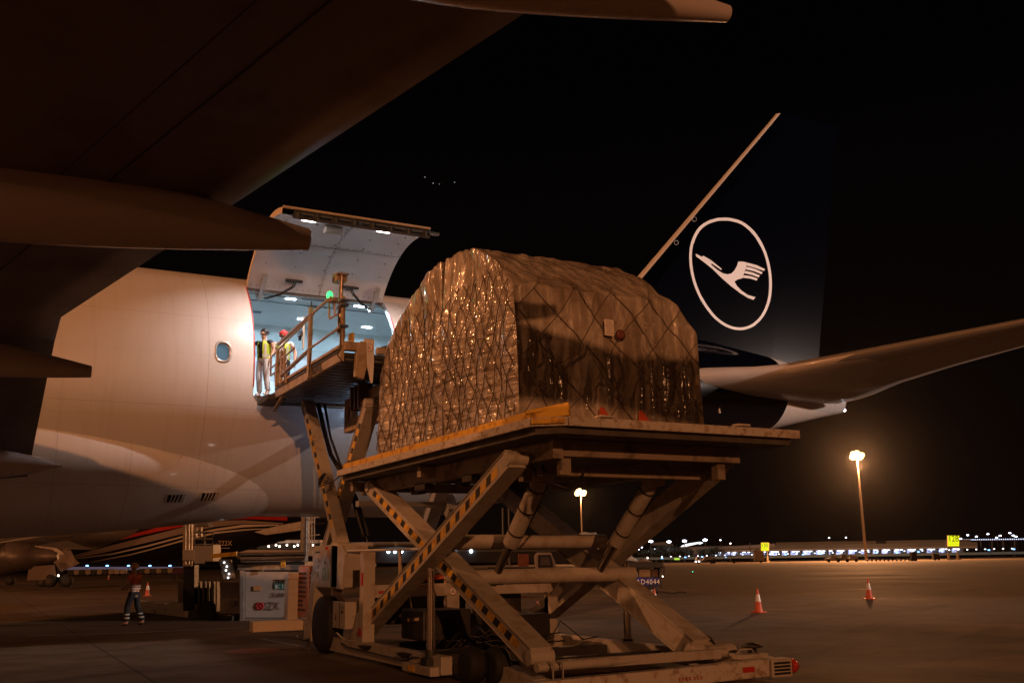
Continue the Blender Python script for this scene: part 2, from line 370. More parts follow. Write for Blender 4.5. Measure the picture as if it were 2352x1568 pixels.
bb = bmesh.new(); bb.from_mesh(me); bmesh.ops.remove_doubles(bb, verts=bb.verts, dist=1e-4)
for f in bb.faces:
    c = f.calc_center_median(); b_, t_, w_ = fsec(c.x)
    if f.normal.dot(Vector((0, c.y, c.z - (b_ + t_) / 2))) < 0: f.normal_flip()
bb.to_mesh(me); bb.free()
nor = []
for v in me.vertices:
    X = v.co.x; b, t, w = fsec(X); c = (b + t) / 2; h = (t - b) / 2
    n = Vector((0, v.co.y / w ** 2, (v.co.z - c) / h ** 2)).normalized()
    if X > 12: n = (n + Vector((0.16 * min(1, (X - 12) / 8), 0, 0))).normalized()
    if X < -30: n = (n + Vector((-0.5, 0, 0))).normalized()
    nor.append(n)
me.normals_split_custom_set_from_vertices(nor)
# tail cone end
tcn = MB(); b_, t_, w_ = fsec(27.6)
ring = fring(27.6, phs); tcn.loft([ring, [p * 1 + Vector((0.02, 0, 0)) for p in ring]], cap=True); tcn.build('tail_cone_end', mat('tail_cone_metal', (0.45, 0.42, 0.4), 0.35, metal=0.6), AC)
ex = MB(); ex.tube((27.63, 0, 7.4), (27.66, 0, 7.4), 0.26, 0.26, 20); ex.build('exhaust', BLK, AC)
ex = MB()
pp = [at(u, v, y=0.42) for u, v in ((1903, 888), (1914, 883), (1925, 893), (1925, 925), (1917, 933), (1905, 920))]
ex.prism(pp, (0, 0.1, 0)); ex.build('outlet_duct', BLK, AC)
# window frame and pane
wf = MB(); n = len(win)
fr = [[cyl(WXc + (p[0] - WXc) * s_, (WPc * R0 + (p[1] - WPc * R0) * s_) / R0, R0 + dr) for p in win] for s_, dr in ((1.28, 0.002), (1.22, 0.014), (1.02, 0.014), (0.96, -0.03), (0.92, -0.09))]
wf.loft(fr, smooth=True); wfo = wf.build('window', mat('window_frame_metal', (0.55, 0.5, 0.45), 0.3, metal=0.6), AC)
gl = MB(); gl.add([cyl(p[0], p[1] / R0, R0 - 0.055) for p in win], [tuple(range(n))]); gl.build('pane', mat('cabin_pane', (0.05, 0.09, 0.12), 0.04, coat=1, emit=(0.10, 0.2, 0.28), estr=0.55), wfo)
# door frame (jamb) and interior
jm = MB(); jr = [[cyl(p[0], p[1] / R0, r) for p in door] for r in (R0 + 0.003, R0 - 0.16)]
ins = [cyl(DX0 + (p[0] - DX0) * 1 if 0 else p[0], p[1] / R0, R0 - 0.16) for p in door]
jm.loft(jr, smooth=True); jm.build('door_frame', mat('door_jamb', (0.42, 0.4, 0.36), 0.45, metal=0.3, var=0.4, vscale=7), AC)
sl = MB(); o_ = [(p[0] + (0.02 if p[0] > 7.3 else -0.02), p[1]) for p in door]
sl.path([cyl(p[0], p[1] / R0, R0 + 0.004) for p in door if p[0] < 7.3 and p[1] > DP0 * R0 + .3], 0.014, 6); sl.build('red_door_seal', mat('red_seal', (0.5, 0.02, 0.02), 0.5), AC); sl = MB(); sl.path([cyl(p[0], p[1] / R0, R0 + 0.004) for p in door if p[0] > 7.3 and p[1] > 0.3 and p[1] < 2.4], 0.014, 6)
sl.build('red_door_seal', mat('red_seal', (0.5, 0.02, 0.02), 0.5), AC)
LIN = mat('hold_lining', (0.58, 0.64, 0.62), 0.55, var=0.10, vscale=0.8)
def lin_lines():
    g = NT(LIN); t = g.n('ShaderNodeTexCoord'); s = g.n('ShaderNodeSeparateXYZ'); g.l(t.outputs['Object'], s.inputs[0])
    ln = g.math('MAXIMUM', g.line(s.outputs['X'], 2.1, 0.015, 0.4), g.line(s.outputs['Z'], 0.9, 0.012, 0.2))
    old = g.b.inputs['Base Color'].links[0].from_socket
    g.l(g.mix(g.math('MULTIPLY', ln, 0.55), old, (0.2, 0.22, 0.22)), g.b.inputs['Base Color'])
lin_lines()
FZ = 5.60
prof = [(-2.86, FZ), (-2.92, 6.3), (-2.80, 7.0), (-2.5, 7.65), (-1.72, 8.44), (1.72, 8.44), (2.5, 7.65), (2.80, 7.0), (2.92, 6.3), (2.86, FZ)]   # Y, z
hold = MB(); X0, X1 = -6.0, 13.6
def hw(a, b, x0, x1): hold.add([(x0, a[0], a[1]), (x1, a[0], a[1]), (x1, b[0], b[1]), (x0, b[0], b[1])], [(0, 1, 2, 3)])
for a, b in zip(prof[:-1], prof[1:]):
    if a[0] < -1.7 and b[0] < -1.7: hw(a, b, X0, DX0 - 0.1); hw(a, b, DX1 + 0.1, X1)
    else: hw(a, b, X0, X1)
hold.add([(X1, p[0], p[1]) for p in prof], [tuple(range(10))]); hold.add([(X0, p[0], p[1]) for p in prof], [tuple(range(10))])
hold.build('hold_wall', LIN, AC, recalc=False)
fl = MB(); fl.box(((X0 + X1) / 2, 0.02, FZ - 0.06), (X1 - X0, 5.66, 0.12)); fl.build('cargo_floor', mat('hold_floor', (0.25, 0.26, 0.27), 0.4, metal=0.5, var=0.3, vscale=2), AC)
sill = MB()
sill.lbox(DX0 + .05, DX1 - .05, 2.78, 2.99, 5.40, 5.47); sill.lbox(DX0 + .05, DX1 - .05, 2.60, 2.80, 5.40, 5.54); 
for k in range(9): x = DX0 + 0.3 + k * 0.42; sill.lbox(x, x + 0.10, 2.72, 2.98, 5.47, 5.60)
sill.build('door_sill', STEEL, AC, 0.008)
rl = MB()
for k in range(3): rl.tube(V(DX0 + 0.35 + k * 0.75, 3.0, 5.50), V(DX0 + 0.95 + k * 0.75, 3.0, 5.50), 0.022, n=8)
rl.build('sill_roller', mat('white_nylon', (0.8, 0.8, 0.8), 0.3), AC)
for Xl, Yl in ((6.71, -1.45), (7.62, 0.6), (8.58, -1.45), (6.0, 1.2), (9.6, 0.8)):
    b = MB(); b.box((Xl, Yl, 8.43), (0.26, 0.10, 0.02)); b.build('hold_lamp', emis('cool_lamp_glow', (0.72, 0.82, 1.0), 26), AC)
    lamp('hold_light', Vector((Xl, Yl, 8.35)), 105, (0.56, 0.78, 1.0), typ='AREA', size=(.3, .2))
cr = MB()
for y_ in (0.95, 1.6): cr.beam(V(X0, y_, 8.42), V(X1, y_, 8.42), 0.03, 0.02)
cr.box((6.2, 0.3, 8.42), (0.32, 0.14, 0.03)); cr.box((7.5, -0.9, 8.42), (0.32, 0.14, 0.03)); cr.build('ceiling_rail', mat('rail_grey', (0.22, 0.26, 0.27), 0.5), AC)
text('STATION', 0.15, BLK, AC, at(583, 815, Y=2.1) - Vector((0, 0.02, 0)), (1, 0, 0), (0, 0, 1))
# opened main deck door: the same arc turned up about its hinge
HY, HZ = -1.69, 8.60
chord0 = atan2(-(HZ - 5.38), 0); 
def dpt(X, ph, r):   # closed position -> open position
    p = cyl(X, ph, r); dy = -(p.y - HY); dz = p.z - HZ
    a = radians(83.5); return Vector((X, HY - (dy * cos(a) - dz * sin(a)), HZ + dy * sin(a) + dz * cos(a)))
NP = 26; php = [DP1 + (DP0 - DP1) * k / NP for k in range(NP + 1)]
nx = 14; xsd = [DX0 + 0.03 + (DX1 - DX0 - 0.06) * i / nx for i in range(nx + 1)]
def dgrid(r, x0=0.0): return [[dpt(x, p, r) for p in php] for x in xsd]
MD = thing('x', None, None, (0, 0, 0)); bpy.data.objects.remove(MD)
skin = MB(); gO = dgrid(R0 + 0.0); gI = dgrid(R0 - 0.15)
skin.loft(gO, closed=False)
skin.add([p for c in (0, nx) for p in gO[c]] + [p for c in (0, nx) for p in gI[c]], [(c * (NP + 1) + k, c * (NP + 1) + k + 1, 2 * (NP + 1) + c * (NP + 1) + k + 1, 2 * (NP + 1) + c * (NP + 1) + k) for c in (0, 1) for k in range(NP)], True)
DOORM = mat('door_outer_paint', (0.62, 0.5, 0.38), 0.4, var=0.2, vscale=2)
md = skin.build('cargo_door', DOORM, AC)
inn = MB(); inn.loft(dgrid(R0 - 0.15), closed=False)
DIN = mat('door_lining', (0.66, 0.66, 0.67), 0.5, var=0.12, vscale=1.5)
seam = MB()
def dl(a, b, n=8, r=0.006):
    seam.path([dpt(a[0] + (b[0] - a[0]) * k / n, a[1] + (b[1] - a[1]) * k / n, R0 - 0.155) for k in range(n + 1)], r, 5)
m1 = DP1 + (DP0 - DP1) * 0.45
dl((7.35, DP1), (7.35, DP0)); dl((DX0, m1), (DX1, m1)); seam.build('door_seam', mat('seam_grey', (0.25, 0.24, 0.24), 0.6), md)
inn.cur = 1; rv = inn
for i in range(5):
    for j in range(7):
        q = dpt(DX0 + 0.35 + i * 0.75, DP1 + (DP0 - DP1) * (j + 0.6) / 7.3, R0 - 0.158); rv.box(q, (0.025, 0.025, 0.025))
for i in range(24): rv.box(dpt(DX0 + 0.1 + i * 0.15, DP1 - 0.035, R0 - 0.158), (0.02, 0.02, 0.02))
for j in range(18): rv.box(dpt(7.39, DP1 + (DP0 - DP1) * (j + 0.6) / 18.5, R0 - 0.158), (0.016, 0.016, 0.016)); rv.box(dpt(DX0 + .2 + j * .2, m1 - 0.02, R0 - 0.158), (0.016, 0.016, 0.016))
inn.build('door_lining', [DIN, mat('rivet_dark', (0.12, 0.11, 0.11), 0.6)], md, recalc=False)
lt = MB()   # latch beam along the door's lower (now outer) edge
lt.add(sum([[dpt(x, DP0, R0 + 0.02), dpt(x, DP0, R0 - 0.22), dpt(x, DP0 + 0.055, R0 - 0.22), dpt(x, DP0 + 0.055, R0 - 0.16)] for x in (DX0 + 0.3, DX1)], []), [(0, 1, 5, 4), (1, 2, 6, 5), (2, 3, 7, 6), (0, 1, 2, 3), (4, 5, 6, 7)])
for k in range(8):
    x = DX0 + 0.45 + k * 0.45; a = dpt(x, DP0 - 0.01, R0 - 0.1); b = dpt(x + 0.28, DP0 - 0.01, R0 - 0.1); lt.beam(a, b, 0.05, 0.13, (0, 0, 1)); lt.tube(dpt(x - .06, DP0 - .02, R0 - .05), dpt(x - .06, DP0 - .02, R0 - .2), 0.035, n=8)
lt.build('latch_beam', mat('latch_steel', (0.16, 0.18, 0.2), 0.4, metal=0.6, var=0.5, vscale=9), md)
ed = MB(); ed.path([dpt(x, DP0 - 0.01, R0 + 0.01) for x in xsd] , 0.035, 8); ed.build('edge_trim', DOORM, md)
hinge = MB(); hinge.tube((DX0 + .02, HY, HZ - 0.02), (DX1 - .02, HY, HZ - 0.02), 0.05, n=10); hinge.beam((DX0, HY - 0.05, HZ - .12), (DX1, HY - 0.05, HZ - .12), 0.03, 0.08)
hinge.build('hinge', mat('hinge_metal', (0.18, 0.17, 0.15), 0.45, metal=0.4, var=0.5, vscale=8), md)
for ui, (u, v) in enumerate(((673, 505), (831, 528))):
    x = 6.25 if ui == 0 else 8.1; q = dpt(x, DP0 + 0.17, R0 - 0.165); q2 = dpt(x, DP0 + 0.12, R0 - 0.165)
    t_ = (q2 - q).normalized(); nn = Vector((1, 0, 0)).cross(t_).normalized()
    if nn.z > 0: nn = -nn
    b = MB(); b.add([q + Vector((sx_ * 0.16, 0, 0)) + t_ * (sy_ * 0.065) + nn * 0.012 for sx_, sy_ in ((-1, -1), (1, -1), (1, 1), (-1, 1))], [(0, 1, 2, 3)])
    b.build('door_lamp', emis('door_lamp_glow', (1.0, 0.9, 0.93), 34), md)
    o = lamp('door_light', q + nn * 0.06, 105, (1.0, 0.82, 0.76), typ='AREA', size=(0.32, 0.13), spread=radians(125)); o.rotation_euler = nn.to_track_quat('-Z', 'Y').to_euler()
    b = MB(); b.box(dpt(x + 0.42, DP0 + 0.16, R0 - 0.165), (0.24, 0.07, 0.02)); b.build('vent_slot', GREY, md)
b = MB(); b.tube(dpt(6.72, DP0 + 0.27, R0 - 0.25), dpt(7.15, DP0 + 0.27, R0 - 0.25), 0.10, n=14); b.build('actuator_cover', mat('cover_cream', (0.6, 0.56, 0.5), 0.5), md)
for x in (5.85, 8.85):   # hinge arms and hydraulic hoses
    s_ = 1 if x < 7 else -1
    b = MB(); b.beam(dpt(x, DP1 - 0.02, R0 - 0.3), dpt(x, DP1 - 0.16, R0 - 0.22), 0.12, 0.06, (1, 0, 0)); b.beam(dpt(x, DP1 - 0.16, R0 - 0.2), V(x, 1.6, 8.25), 0.09, 0.05, (1, 0, 0)); b.tube(V(x - .1, 1.65, 8.36), V(x + .1, 1.65, 8.36), 0.045, n=8); b.build('door_strut', mat('strut_metal', (0.5, 0.5, 0.48), 0.35, metal=0.5), md, 0.006)
    h = MB()
    q0 = dpt(x + s_ * 0.75, DP1 - 0.13, R0 - 0.22)
    h.box(q0, (0.3, 0.08, 0.06)); h.tube(q0 + Vector((-.22, 0, 0)), q0 + Vector((.22, 0, 0)), 0.035, n=8)
    for k in (0, 1):
        a = q0 + Vector((k * 0.05, 0, -0.04)); c = V(x + s_ * 0.08 + k * .05, 1.75, 8.28)
        h.path([a, a + Vector((-s_ * .05, 0, -.12)), (a + c) / 2 + Vector((0, 0, -0.10)), c], 0.018, 6)
    h.build('hydraulic_hose', BLK, md)
# wing-to-body fairing
def bfk(X): return max(0.02, 1 - (max(0, X + 6.3) / 16.2) ** 2) ** 0.5 if X > -6.3 else max(0.02, 1 - ((X + 6.3) / 18) ** 4) ** 0.5
bf = MB(); rings = []
for i in range(49):
    X = -24 + 33.7 * sin(pi / 2 * i / 48)
    rings.append([Vector((X, -3.24 * bfk(X) * cos(a), 4.12 + 1.95 * bfk(X) * sin(a))) for a in [2 * pi * q / 56 for q in range(56)]])
bf.loft(rings, cap=True); bfo = bf.build('belly_fairing', FAIR, AC)
def bfp(X, a, off=0.0):
    k = bfk(X); return Vector((X, -(3.24 * k + off) * cos(a), 4.12 + (1.95 * k + off) * sin(a)))
for Xc in (4.0, 4.78):
    vt = MB(); a0, a1 = radians(-41), radians(-33)
    if Xc > 4.2: a0, a1 = radians(-41), radians(-32)
    vt.add([bfp(Xc - .17, a0, .012), bfp(Xc + .17, a0, .012), bfp(Xc + .17, a1, .012), bfp(Xc - .17, a1, .012)], [(0, 1, 2, 3)])
    o = vt.build('air_outlet', BLK, bfo); 
    vs = MB()
    for k in range(4):
        x = Xc - .12 + k * .08; vs.path([bfp(x, a0, .03), bfp(x + .03, (a0 + a1) / 2, .03), bfp(x + .04, a1, .03)], 0.016, 5)
    vs.path([bfp(Xc - .22, a0, .015), bfp(Xc - .22, a1, .015), bfp(Xc + .22, a1, .015), bfp(Xc + .22, a0, .015)], 0.012, 5)
    vs.build('louvre', mat('fairing_trim', (0.6, 0.57, 0.55), 0.4), o)
# ---- wing
def wing_z(y): return 5.87 + 0.1 * (y - 15) if y > 9 else 5.27 - (9 - y) * 0.27
def te_x(y): return 2.38 + 0.32 * (y - 15) if y > 10.2 else 0.84
def foil(xl, xt, zt, th, n=14):   # upper and lower outline, trailing edge at zt
    up = []; lo = []
    for i in range(n + 1):
        t = i / n; x = xl + (xt - xl) * t
        yt = th * (2.969 * sqrt(t) - 1.26 * t - 3.516 * t * t + 2.843 * t ** 3 - 1.036 * t ** 4) * 0.5 * 2
        up.append((x, zt + 0.02 + yt * 0.9 + (1 - t) * 0.05)); lo.append((x, zt - 0.02 - yt * 0.42 + (1 - t) * 0.02))
    return up[::-1] + lo[1:]
for side in (1, -1):
    wb = MB(); rings = []
    for y_ in [2.2, 3.2, 4.5, 6, 7.5, 9, 10.2, 12, 13.5, 15, 17, 19, 21, 23.5, 26, 29, 31, 32.2]:
        xl = -13.2 + 0.63 * (y_ - 2.2) + (0 if y_ < 31 else (y_ - 31) * 1.5); xt = te_x(y_); ch = xt - xl; z_ = wing_z(y_)
        th = ch * (0.125 if y_ < 9 else 0.10)
        rings.append([Vector((x, -side * y_, z)) for x, z in foil(xl, xt, z_, th)])
    wb.loft(rings, cap=True); wo = wb.build('wing', WINGM, AC)
    fair_ = MB()
    fs_ = [(15.0, 3.25, 5.50, 0.50, 0.42, -5.5), (20.1, 5.55, 6.42, 0.30, 0.28, -1.2), (9.0, 1.42, 4.78, 0.36, 0.36, -5.0), (25.3, 7.1, 7.1, 0.24, 0.24, 1.2)] if 1 else []
    for (y_, xt, zt, hh, ww, xs_) in fs_:
        fb = MB(); rr = []
        L = xt - xs_; zw = wing_z(y_)
        for i in range(25):
            t = i / 24; X = xs_ + L * t
            k = min(1, sqrt(max(0, t) * 4 + 0.001)) if t < 0.25 else (1 if t < 0.62 else 1 - 0.74 * ((t - 0.62) / 0.38) ** 1.3)
            # top stays on the wing, tip drops behind the trailing edge
            zc = (zw - 0.26 - hh * 0.15) * (1 - max(0, (t - 0.55) / 0.45)) + zt * max(0, (t - 0.55) / 0.45)
            rr.append([Vector((X, -side * (y_ + ww * k * cos(a)), zc + hh * k * (sin(a) if sin(a) < 0 else sin(a) * 1.05))) for a in [2 * pi * q / 28 for q in range(28)]])
        fb.loft(rr, cap=True); fb.build('flap_fairing', mat('flap_fairing_paint', (0.52, 0.47, 0.48), 0.25, var=0.1, vscale=0.6, coat=0.3), wo)
    sm_ = MB()
    for yy0, yy1, off in ((10.4, 31, 1.55), (10.4, 24, 2.05), (3.4, 9.8, 1.2)):
        a = []
        for k in range(15):
            y_ = yy0 + (yy1 - yy0) * k / 14; xl = -13.2 + 0.63 * (y_ - 2.2); xt = te_x(y_); ch = xt - xl; t = 1 - off / ch
            th = ch * (0.125 if y_ < 9 else 0.10)
            yt = th * (2.969 * sqrt(t) - 1.26 * t - 3.516 * t * t + 2.843 * t ** 3 - 1.036 * t ** 4)
            a.append(Vector((xt - off, -side * y_, wing_z(y_) - 0.02 - yt * 0.42 + (1 - t) * 0.02 - 0.001)))
        sm_.path(a, 0.012 if off == 1.55 else 0.006, 5)
    sm_.build('flap_gap', mat('seam_dark', (0.03, 0.025, 0.02), 0.8), wo)
    ib = MB(); ib.loft([[Vector((X, -side * (5.0 + 0.3 * k * cos(a)), 3.62 + (0.9 - 0.0) * 0.35 * k * sin(a))) for a in [2 * pi * q / 16 for q in range(16)]] for X, k in ((-3, 1), (-1, 1), (0.2, .9), (0.9, .5), (1.35, .08))], cap=True)
    ib.build('flap_fairing', MATS['flap_fairing_paint'], wo)
# ---- fin
def fin_le(z): return 18.81 + (z - 10.89) * (25.5 - 18.81) / (18.07 - 10.89)
def fin_te(z): return 26.2 + (z - 8.4) * 0.24
def fin_t(z): return 0.48 - (z - 8.4) * 0.028
FB, FTp = 8.35, 18.15
def fsect(z, x0=None):
    a = fin_le(z); b = fin_te(z); t = fin_t(z); c = b - a
    return [Vector((a, 0, z)), Vector((a + .05, -t * .35, z)), Vector((a + .13, -t * .5, z)), Vector((a + .7, -t, z)), Vector((b - 2.2, -t, z)), Vector((b, -t + .02, z)), Vector((b, t - .02, z)), Vector((b - 2.2, t, z)), Vector((a + .7, t, z)), Vector((a + .13, t * .5, z)), Vector((a + .05, t * .35, z))]
NAVY = mat('tail_navy_paint', (0.0012, 0.0015, 0.0042), 0.12); NAVY.node_tree.nodes['Principled BSDF'].inputs['Specular IOR Level'].default_value = 0.1
zz = [FB, 10, 12, 14, 16, 17.6, FTp]
fb = MB(); fb.loft([fsect(z) for z in zz], cap=True, smooth=False); fino = fb.build('tail_fin', NAVY, AC)
le = MB(); le.loft([[Vector((q.x - 0.012, q.y * 1.03, q.z + (0.01 if z == FTp else 0))) for q in (lambda s_: [s_[9], s_[10], s_[0], s_[1], s_[2]])(fsect(z))] for z in zz], closed=False, smooth=False)
le.build('leading_edge', mat('fin_leading_edge', (0.66, 0.63, 0.6), 0.35, metal=0.15), fino)
tp = MB(); tp.add([Vector((q.x, q.y * 1.04, FTp + 0.012)) for q in fsect(FTp)], [tuple(range(11))]); tp.build('fin_tip', NAVY, fino)
LOGO = mat('logo_white', (0.85, 0.85, 0.88), 0.45)
def finpt(zx, zy, off=0.012):   # pixel of the fin close-up -> point on the fin's flat left side
    u = (2500 + zx / 1.5675) / 1.7415; v = (400 + zy / 1.5675) / 1.7415; Yp = -0.42
    for _ in range(4): p = at(u, v, Y=Yp); Yp = -fin_t(p.z) - off
    return p
def poly_on_fin(mb, px): P_ = [finpt(*q) for q in px]; mb.prism(P_, (0, 0.006, 0))
lg = MB()
oc, ic = [], []
KO = [(662, 740), (735, 762), (800, 812), (852, 882), (891, 970), (914, 1065), (921, 1150), (915, 1235), (895, 1305), (862, 1365), (815, 1412), (757, 1438), (700, 1441), (640, 1424), (580, 1386), (530, 1335), (480, 1262), (440, 1180), (414, 1090), (403, 1005), (406, 930), (425, 862), (460, 802), (512, 762), (575, 741), (610, 738)]
cx_, cy_ = 662, 1090
def cr_spline(K, n=5):
    out = []; N_ = len(K)
    for i in range(N_):
        p0, p1, p2, p3 = (K[(i + j - 1) % N_] for j in range(4))
        for k in range(n):
            t = k / n
            out.append(tuple(0.5 * ((2 * p1[q]) + (-p0[q] + p2[q]) * t + (2 * p0[q] - 5 * p1[q] + 4 * p2[q] - p3[q]) * t * t + (-p0[q] + 3 * p1[q] - 3 * p2[q] + p3[q]) * t ** 3) for q in (0, 1)))
    return out
KO2 = cr_spline(KO); NK = len(KO2)
for i, (x, y) in enumerate(KO2):
    a_ = KO2[i - 1]; b_ = KO2[(i + 1) % NK]; dx, dy = b_[0] - a_[0], b_[1] - a_[1]; L_ = hypot(dx, dy); nx_, ny_ = -dy / L_, dx / L_
    if (cx_ - x) * nx_ + (cy_ - y) * ny_ < 0: nx_, ny_ = -nx_, -ny_
    w_ = 17 if y > 900 else 19
    oc.append(finpt(x, y)); ic.append(finpt(x + nx_ * w_, y + ny_ * w_))
lg.add(oc + ic, [(i, (i + 1) % NK, NK + (i + 1) % NK, NK + i) for i in range(NK)])
lg.build('emblem_ring', LOGO, fino)
cr_ = MB()
body = [(444, 963), (482, 983), (492, 976), (540, 1005), (608, 1059), (603, 1065), (543, 1024), (540, 1031), (575, 1062), (612, 1086), (642, 1093), (668, 1087), (688, 1066), (703, 1038), (711, 1013), (740, 1013), (768, 1020), (736, 1117), (703, 1126), (686, 1138), (702, 1166), (730, 1194), (770, 1221), (806, 1233), (818, 1234), (806, 1253), (770, 1240), (720, 1209), (660, 1163), (600, 1110), (550, 1060), (510, 1028), (446, 980)]
def tri_fill(mb, px):
    vo_, eo_, fo_, *_ = delaunay_2d_cdt([Vector(q) for q in px], [(i, (i + 1) % len(px)) for i in range(len(px))], [], 1, 1e-4)
    mb.add([finpt(q.x, q.y) for q in vo_], [tuple(f) for f in fo_])
tri_fill(cr_, body)
for q in ([(769, 1020), (825, 1035), (879, 1060), (872, 1072), (820, 1053), (763, 1038)], [(762, 1044), (815, 1058), (863, 1080), (856, 1092), (808, 1073), (755, 1061)], [(753, 1070), (800, 1081), (846, 1100), (838, 1112), (795, 1096), (746, 1086)], [(744, 1097), (790, 1105), (833, 1119), (826, 1132), (785, 1119), (738, 1115)]):
    tri_fill(cr_, q)
cr_.build('crane_emblem', LOGO, fino)
for (x, y) in ((436, 748), (322, 894)):
    b = MB(); n_ = 20
    b.add([finpt(x + 14 * cos(a), y + 15 * sin(a)) for a in [2 * pi * k / n_ for k in range(n_)]] + [finpt(x + 11.5 * cos(a), y + 12.5 * sin(a)) for a in [2 * pi * k / n_ for k in range(n_)]], [(i, (i + 1) % n_, n_ + (i + 1) % n_, n_ + i) for i in range(n_)])
    b.build('inspection_ring', mat('ring_grey', (0.35, 0.33, 0.32), 0.5), fino)
# ---- horizontal stabilisers
for side in (1, -1):
    sb = MB(); rr = []
    for y_, xl, xt, zt in ((0.9, 16.8, 26.6, 6.95), (1.8, 17.9, 26.7, 7.0), (2.3, 18.9, 26.8, 7.08), (2.75, 20.5, 26.9, 7.2), (3.3, 21.9, 27.1, 7.36), (5, 23.5, 27.7, 7.68), (8.5, 26.3, 28.85, 8.18), (10.5, 27.9, 29.5, 8.46), (10.8, 28.4, 29.6, 8.5)):
        rr.append([Vector((x, -side * y_, z)) for x, z in foil(xl, xt, zt, (xt - xl) * 0.055, 12)])
    sb.loft(rr, cap=True); so = sb.build('horizontal_stabiliser', mat('stabiliser_paint', (0.50, 0.46, 0.43), 0.36, var=0.12, vscale=1.0, coat=0.2), AC)
    sl_ = MB(); sl_.loft([[Vector((x, -side * y_, z)) for x, z in foil(xl, xt, zt, (xt - xl) * 0.058, 24)[18:31]] for y_, xl, xt, zt in ((2.2, 21.17, 26.9, 7.28), (5, 23.47, 27.7, 7.68), (8.5, 26.27, 28.85, 8.18), (10.5, 27.87, 29.5, 8.46))], closed=False)
    sl_.build('leading_edge', mat('stab_leading_edge', (0.6, 0.55, 0.5), 0.2, metal=0.75), so)
hb = MB(); q = at(1652, 853, y=1.35); hb.box(q, (0.5, 0.12, 0.32)); hb.box(q + Vector((-0.35, -.02, -.03)), (0.12, 0.14, 0.3)); hb.build('access_hatch', mat('hatch_paint', (0.55, 0.5, 0.4), 0.5), AC)
hb = MB(); q = at(1650, 855, y=1.43); hb.tube(q, q + Vector((0, .05, 0)), 0.1, n=14); hb.build('hatch_hole', BLK, AC)
sp = MB(); sp.path([at(u, v, y=1.95) for u, v in ((1646, 905), (1649, 925), (1653, 948))], 0.04, 6); sp.build('white_stripe', LOGO, AC)
for u, v in ((1940, 942),):
    b = MB(); b.ball(at(u, v, y=0.1), 0.045, 8); b.build('tail_lamp', emis('tail_lamp_glow', (0.9, 0.9, 1.0), 14), AC)
b = MB(); b.ball(at(1234, 14, y=19.9), 0.012, 8); b.build('wing_lamp', emis('blue_lamp_glow', (0.5, 0.55, 1.0), 10), AC)
# ---------------------------------------------------------------- main deck loader
LD = thing('cargo_loader', 'large dirty white scissor cargo loader with raised platforms docked at the open aircraft door', 'cargo loader', (8.2, -11, 0))
HAZ = [YELL, BLK, WHITE]
def hazard(parent, p, q, w, off, n, name='hazard_stripe', nx=-1):
    p = Vector(p); q = Vector(q); d = q - p; L_ = d.length; d.normalize(); up = Vector((1, 0, 0)).cross(d); up = up * (1 if up.z > 0 else -1)
    mb = MB(); o = Vector((off, 0, 0)); 
    for k in range(n):
        a = p + d * (L_ * k / n) + o; b = p + d * (L_ * (k + 1) / n) + o; m_ = p + d * (L_ * (k + 0.44) / n) + o; sk = d * (w * 0.25)
        mb.cur = 1; mb.add([a - up * w / 2 - sk, m_ - up * w / 2 - sk, m_ + up * w / 2 + sk, a + up * w / 2 + sk], [(0, 1, 2, 3)])
        mb.cur = 0; mb.add([m_ - up * w / 2 - sk, b - up * w / 2 - sk, b + up * w / 2 + sk, m_ + up * w / 2 + sk], [(0, 1, 2, 3)])
    return mb.build(name, HAZ, parent)
def arm(p, q, h, X0_, X1_, haz=True, n=20, m=WHITE, trim=0.35, w=0.11, name='scissor_arm'):
    mb = MB(); p = Vector(((X0_ + X1_) / 2, p[1], p[2])); q = Vector(((X0_ + X1_) / 2, q[1], q[2]))
    mb.beam(p, q, abs(X1_ - X0_), h, (1, 0, 0))
    d = (q - p).normalized(); up = Vector((1, 0, 0)).cross(d)
    for s_ in (1, -1): mb.beam(p + up * (s_ * (h / 2 + 0.006)), q + up * (s_ * (h / 2 + 0.006)), abs(X1_ - X0_) + 0.04, 0.014, (1, 0, 0))
    for e in (p, q): mb.tube(e + Vector((-abs(X1_ - X0_) / 2 - .03, 0, 0)), e + Vector((abs(X1_ - X0_) / 2 + .03, 0, 0)), h * 0.42, n=16)
    o = mb.build(name, m, LD, 0.008)
    if haz: hazard(o, p + d * trim, q - d * trim, w, -abs(X1_ - X0_) / 2 - 0.003, n)
    return o
S = 6.2
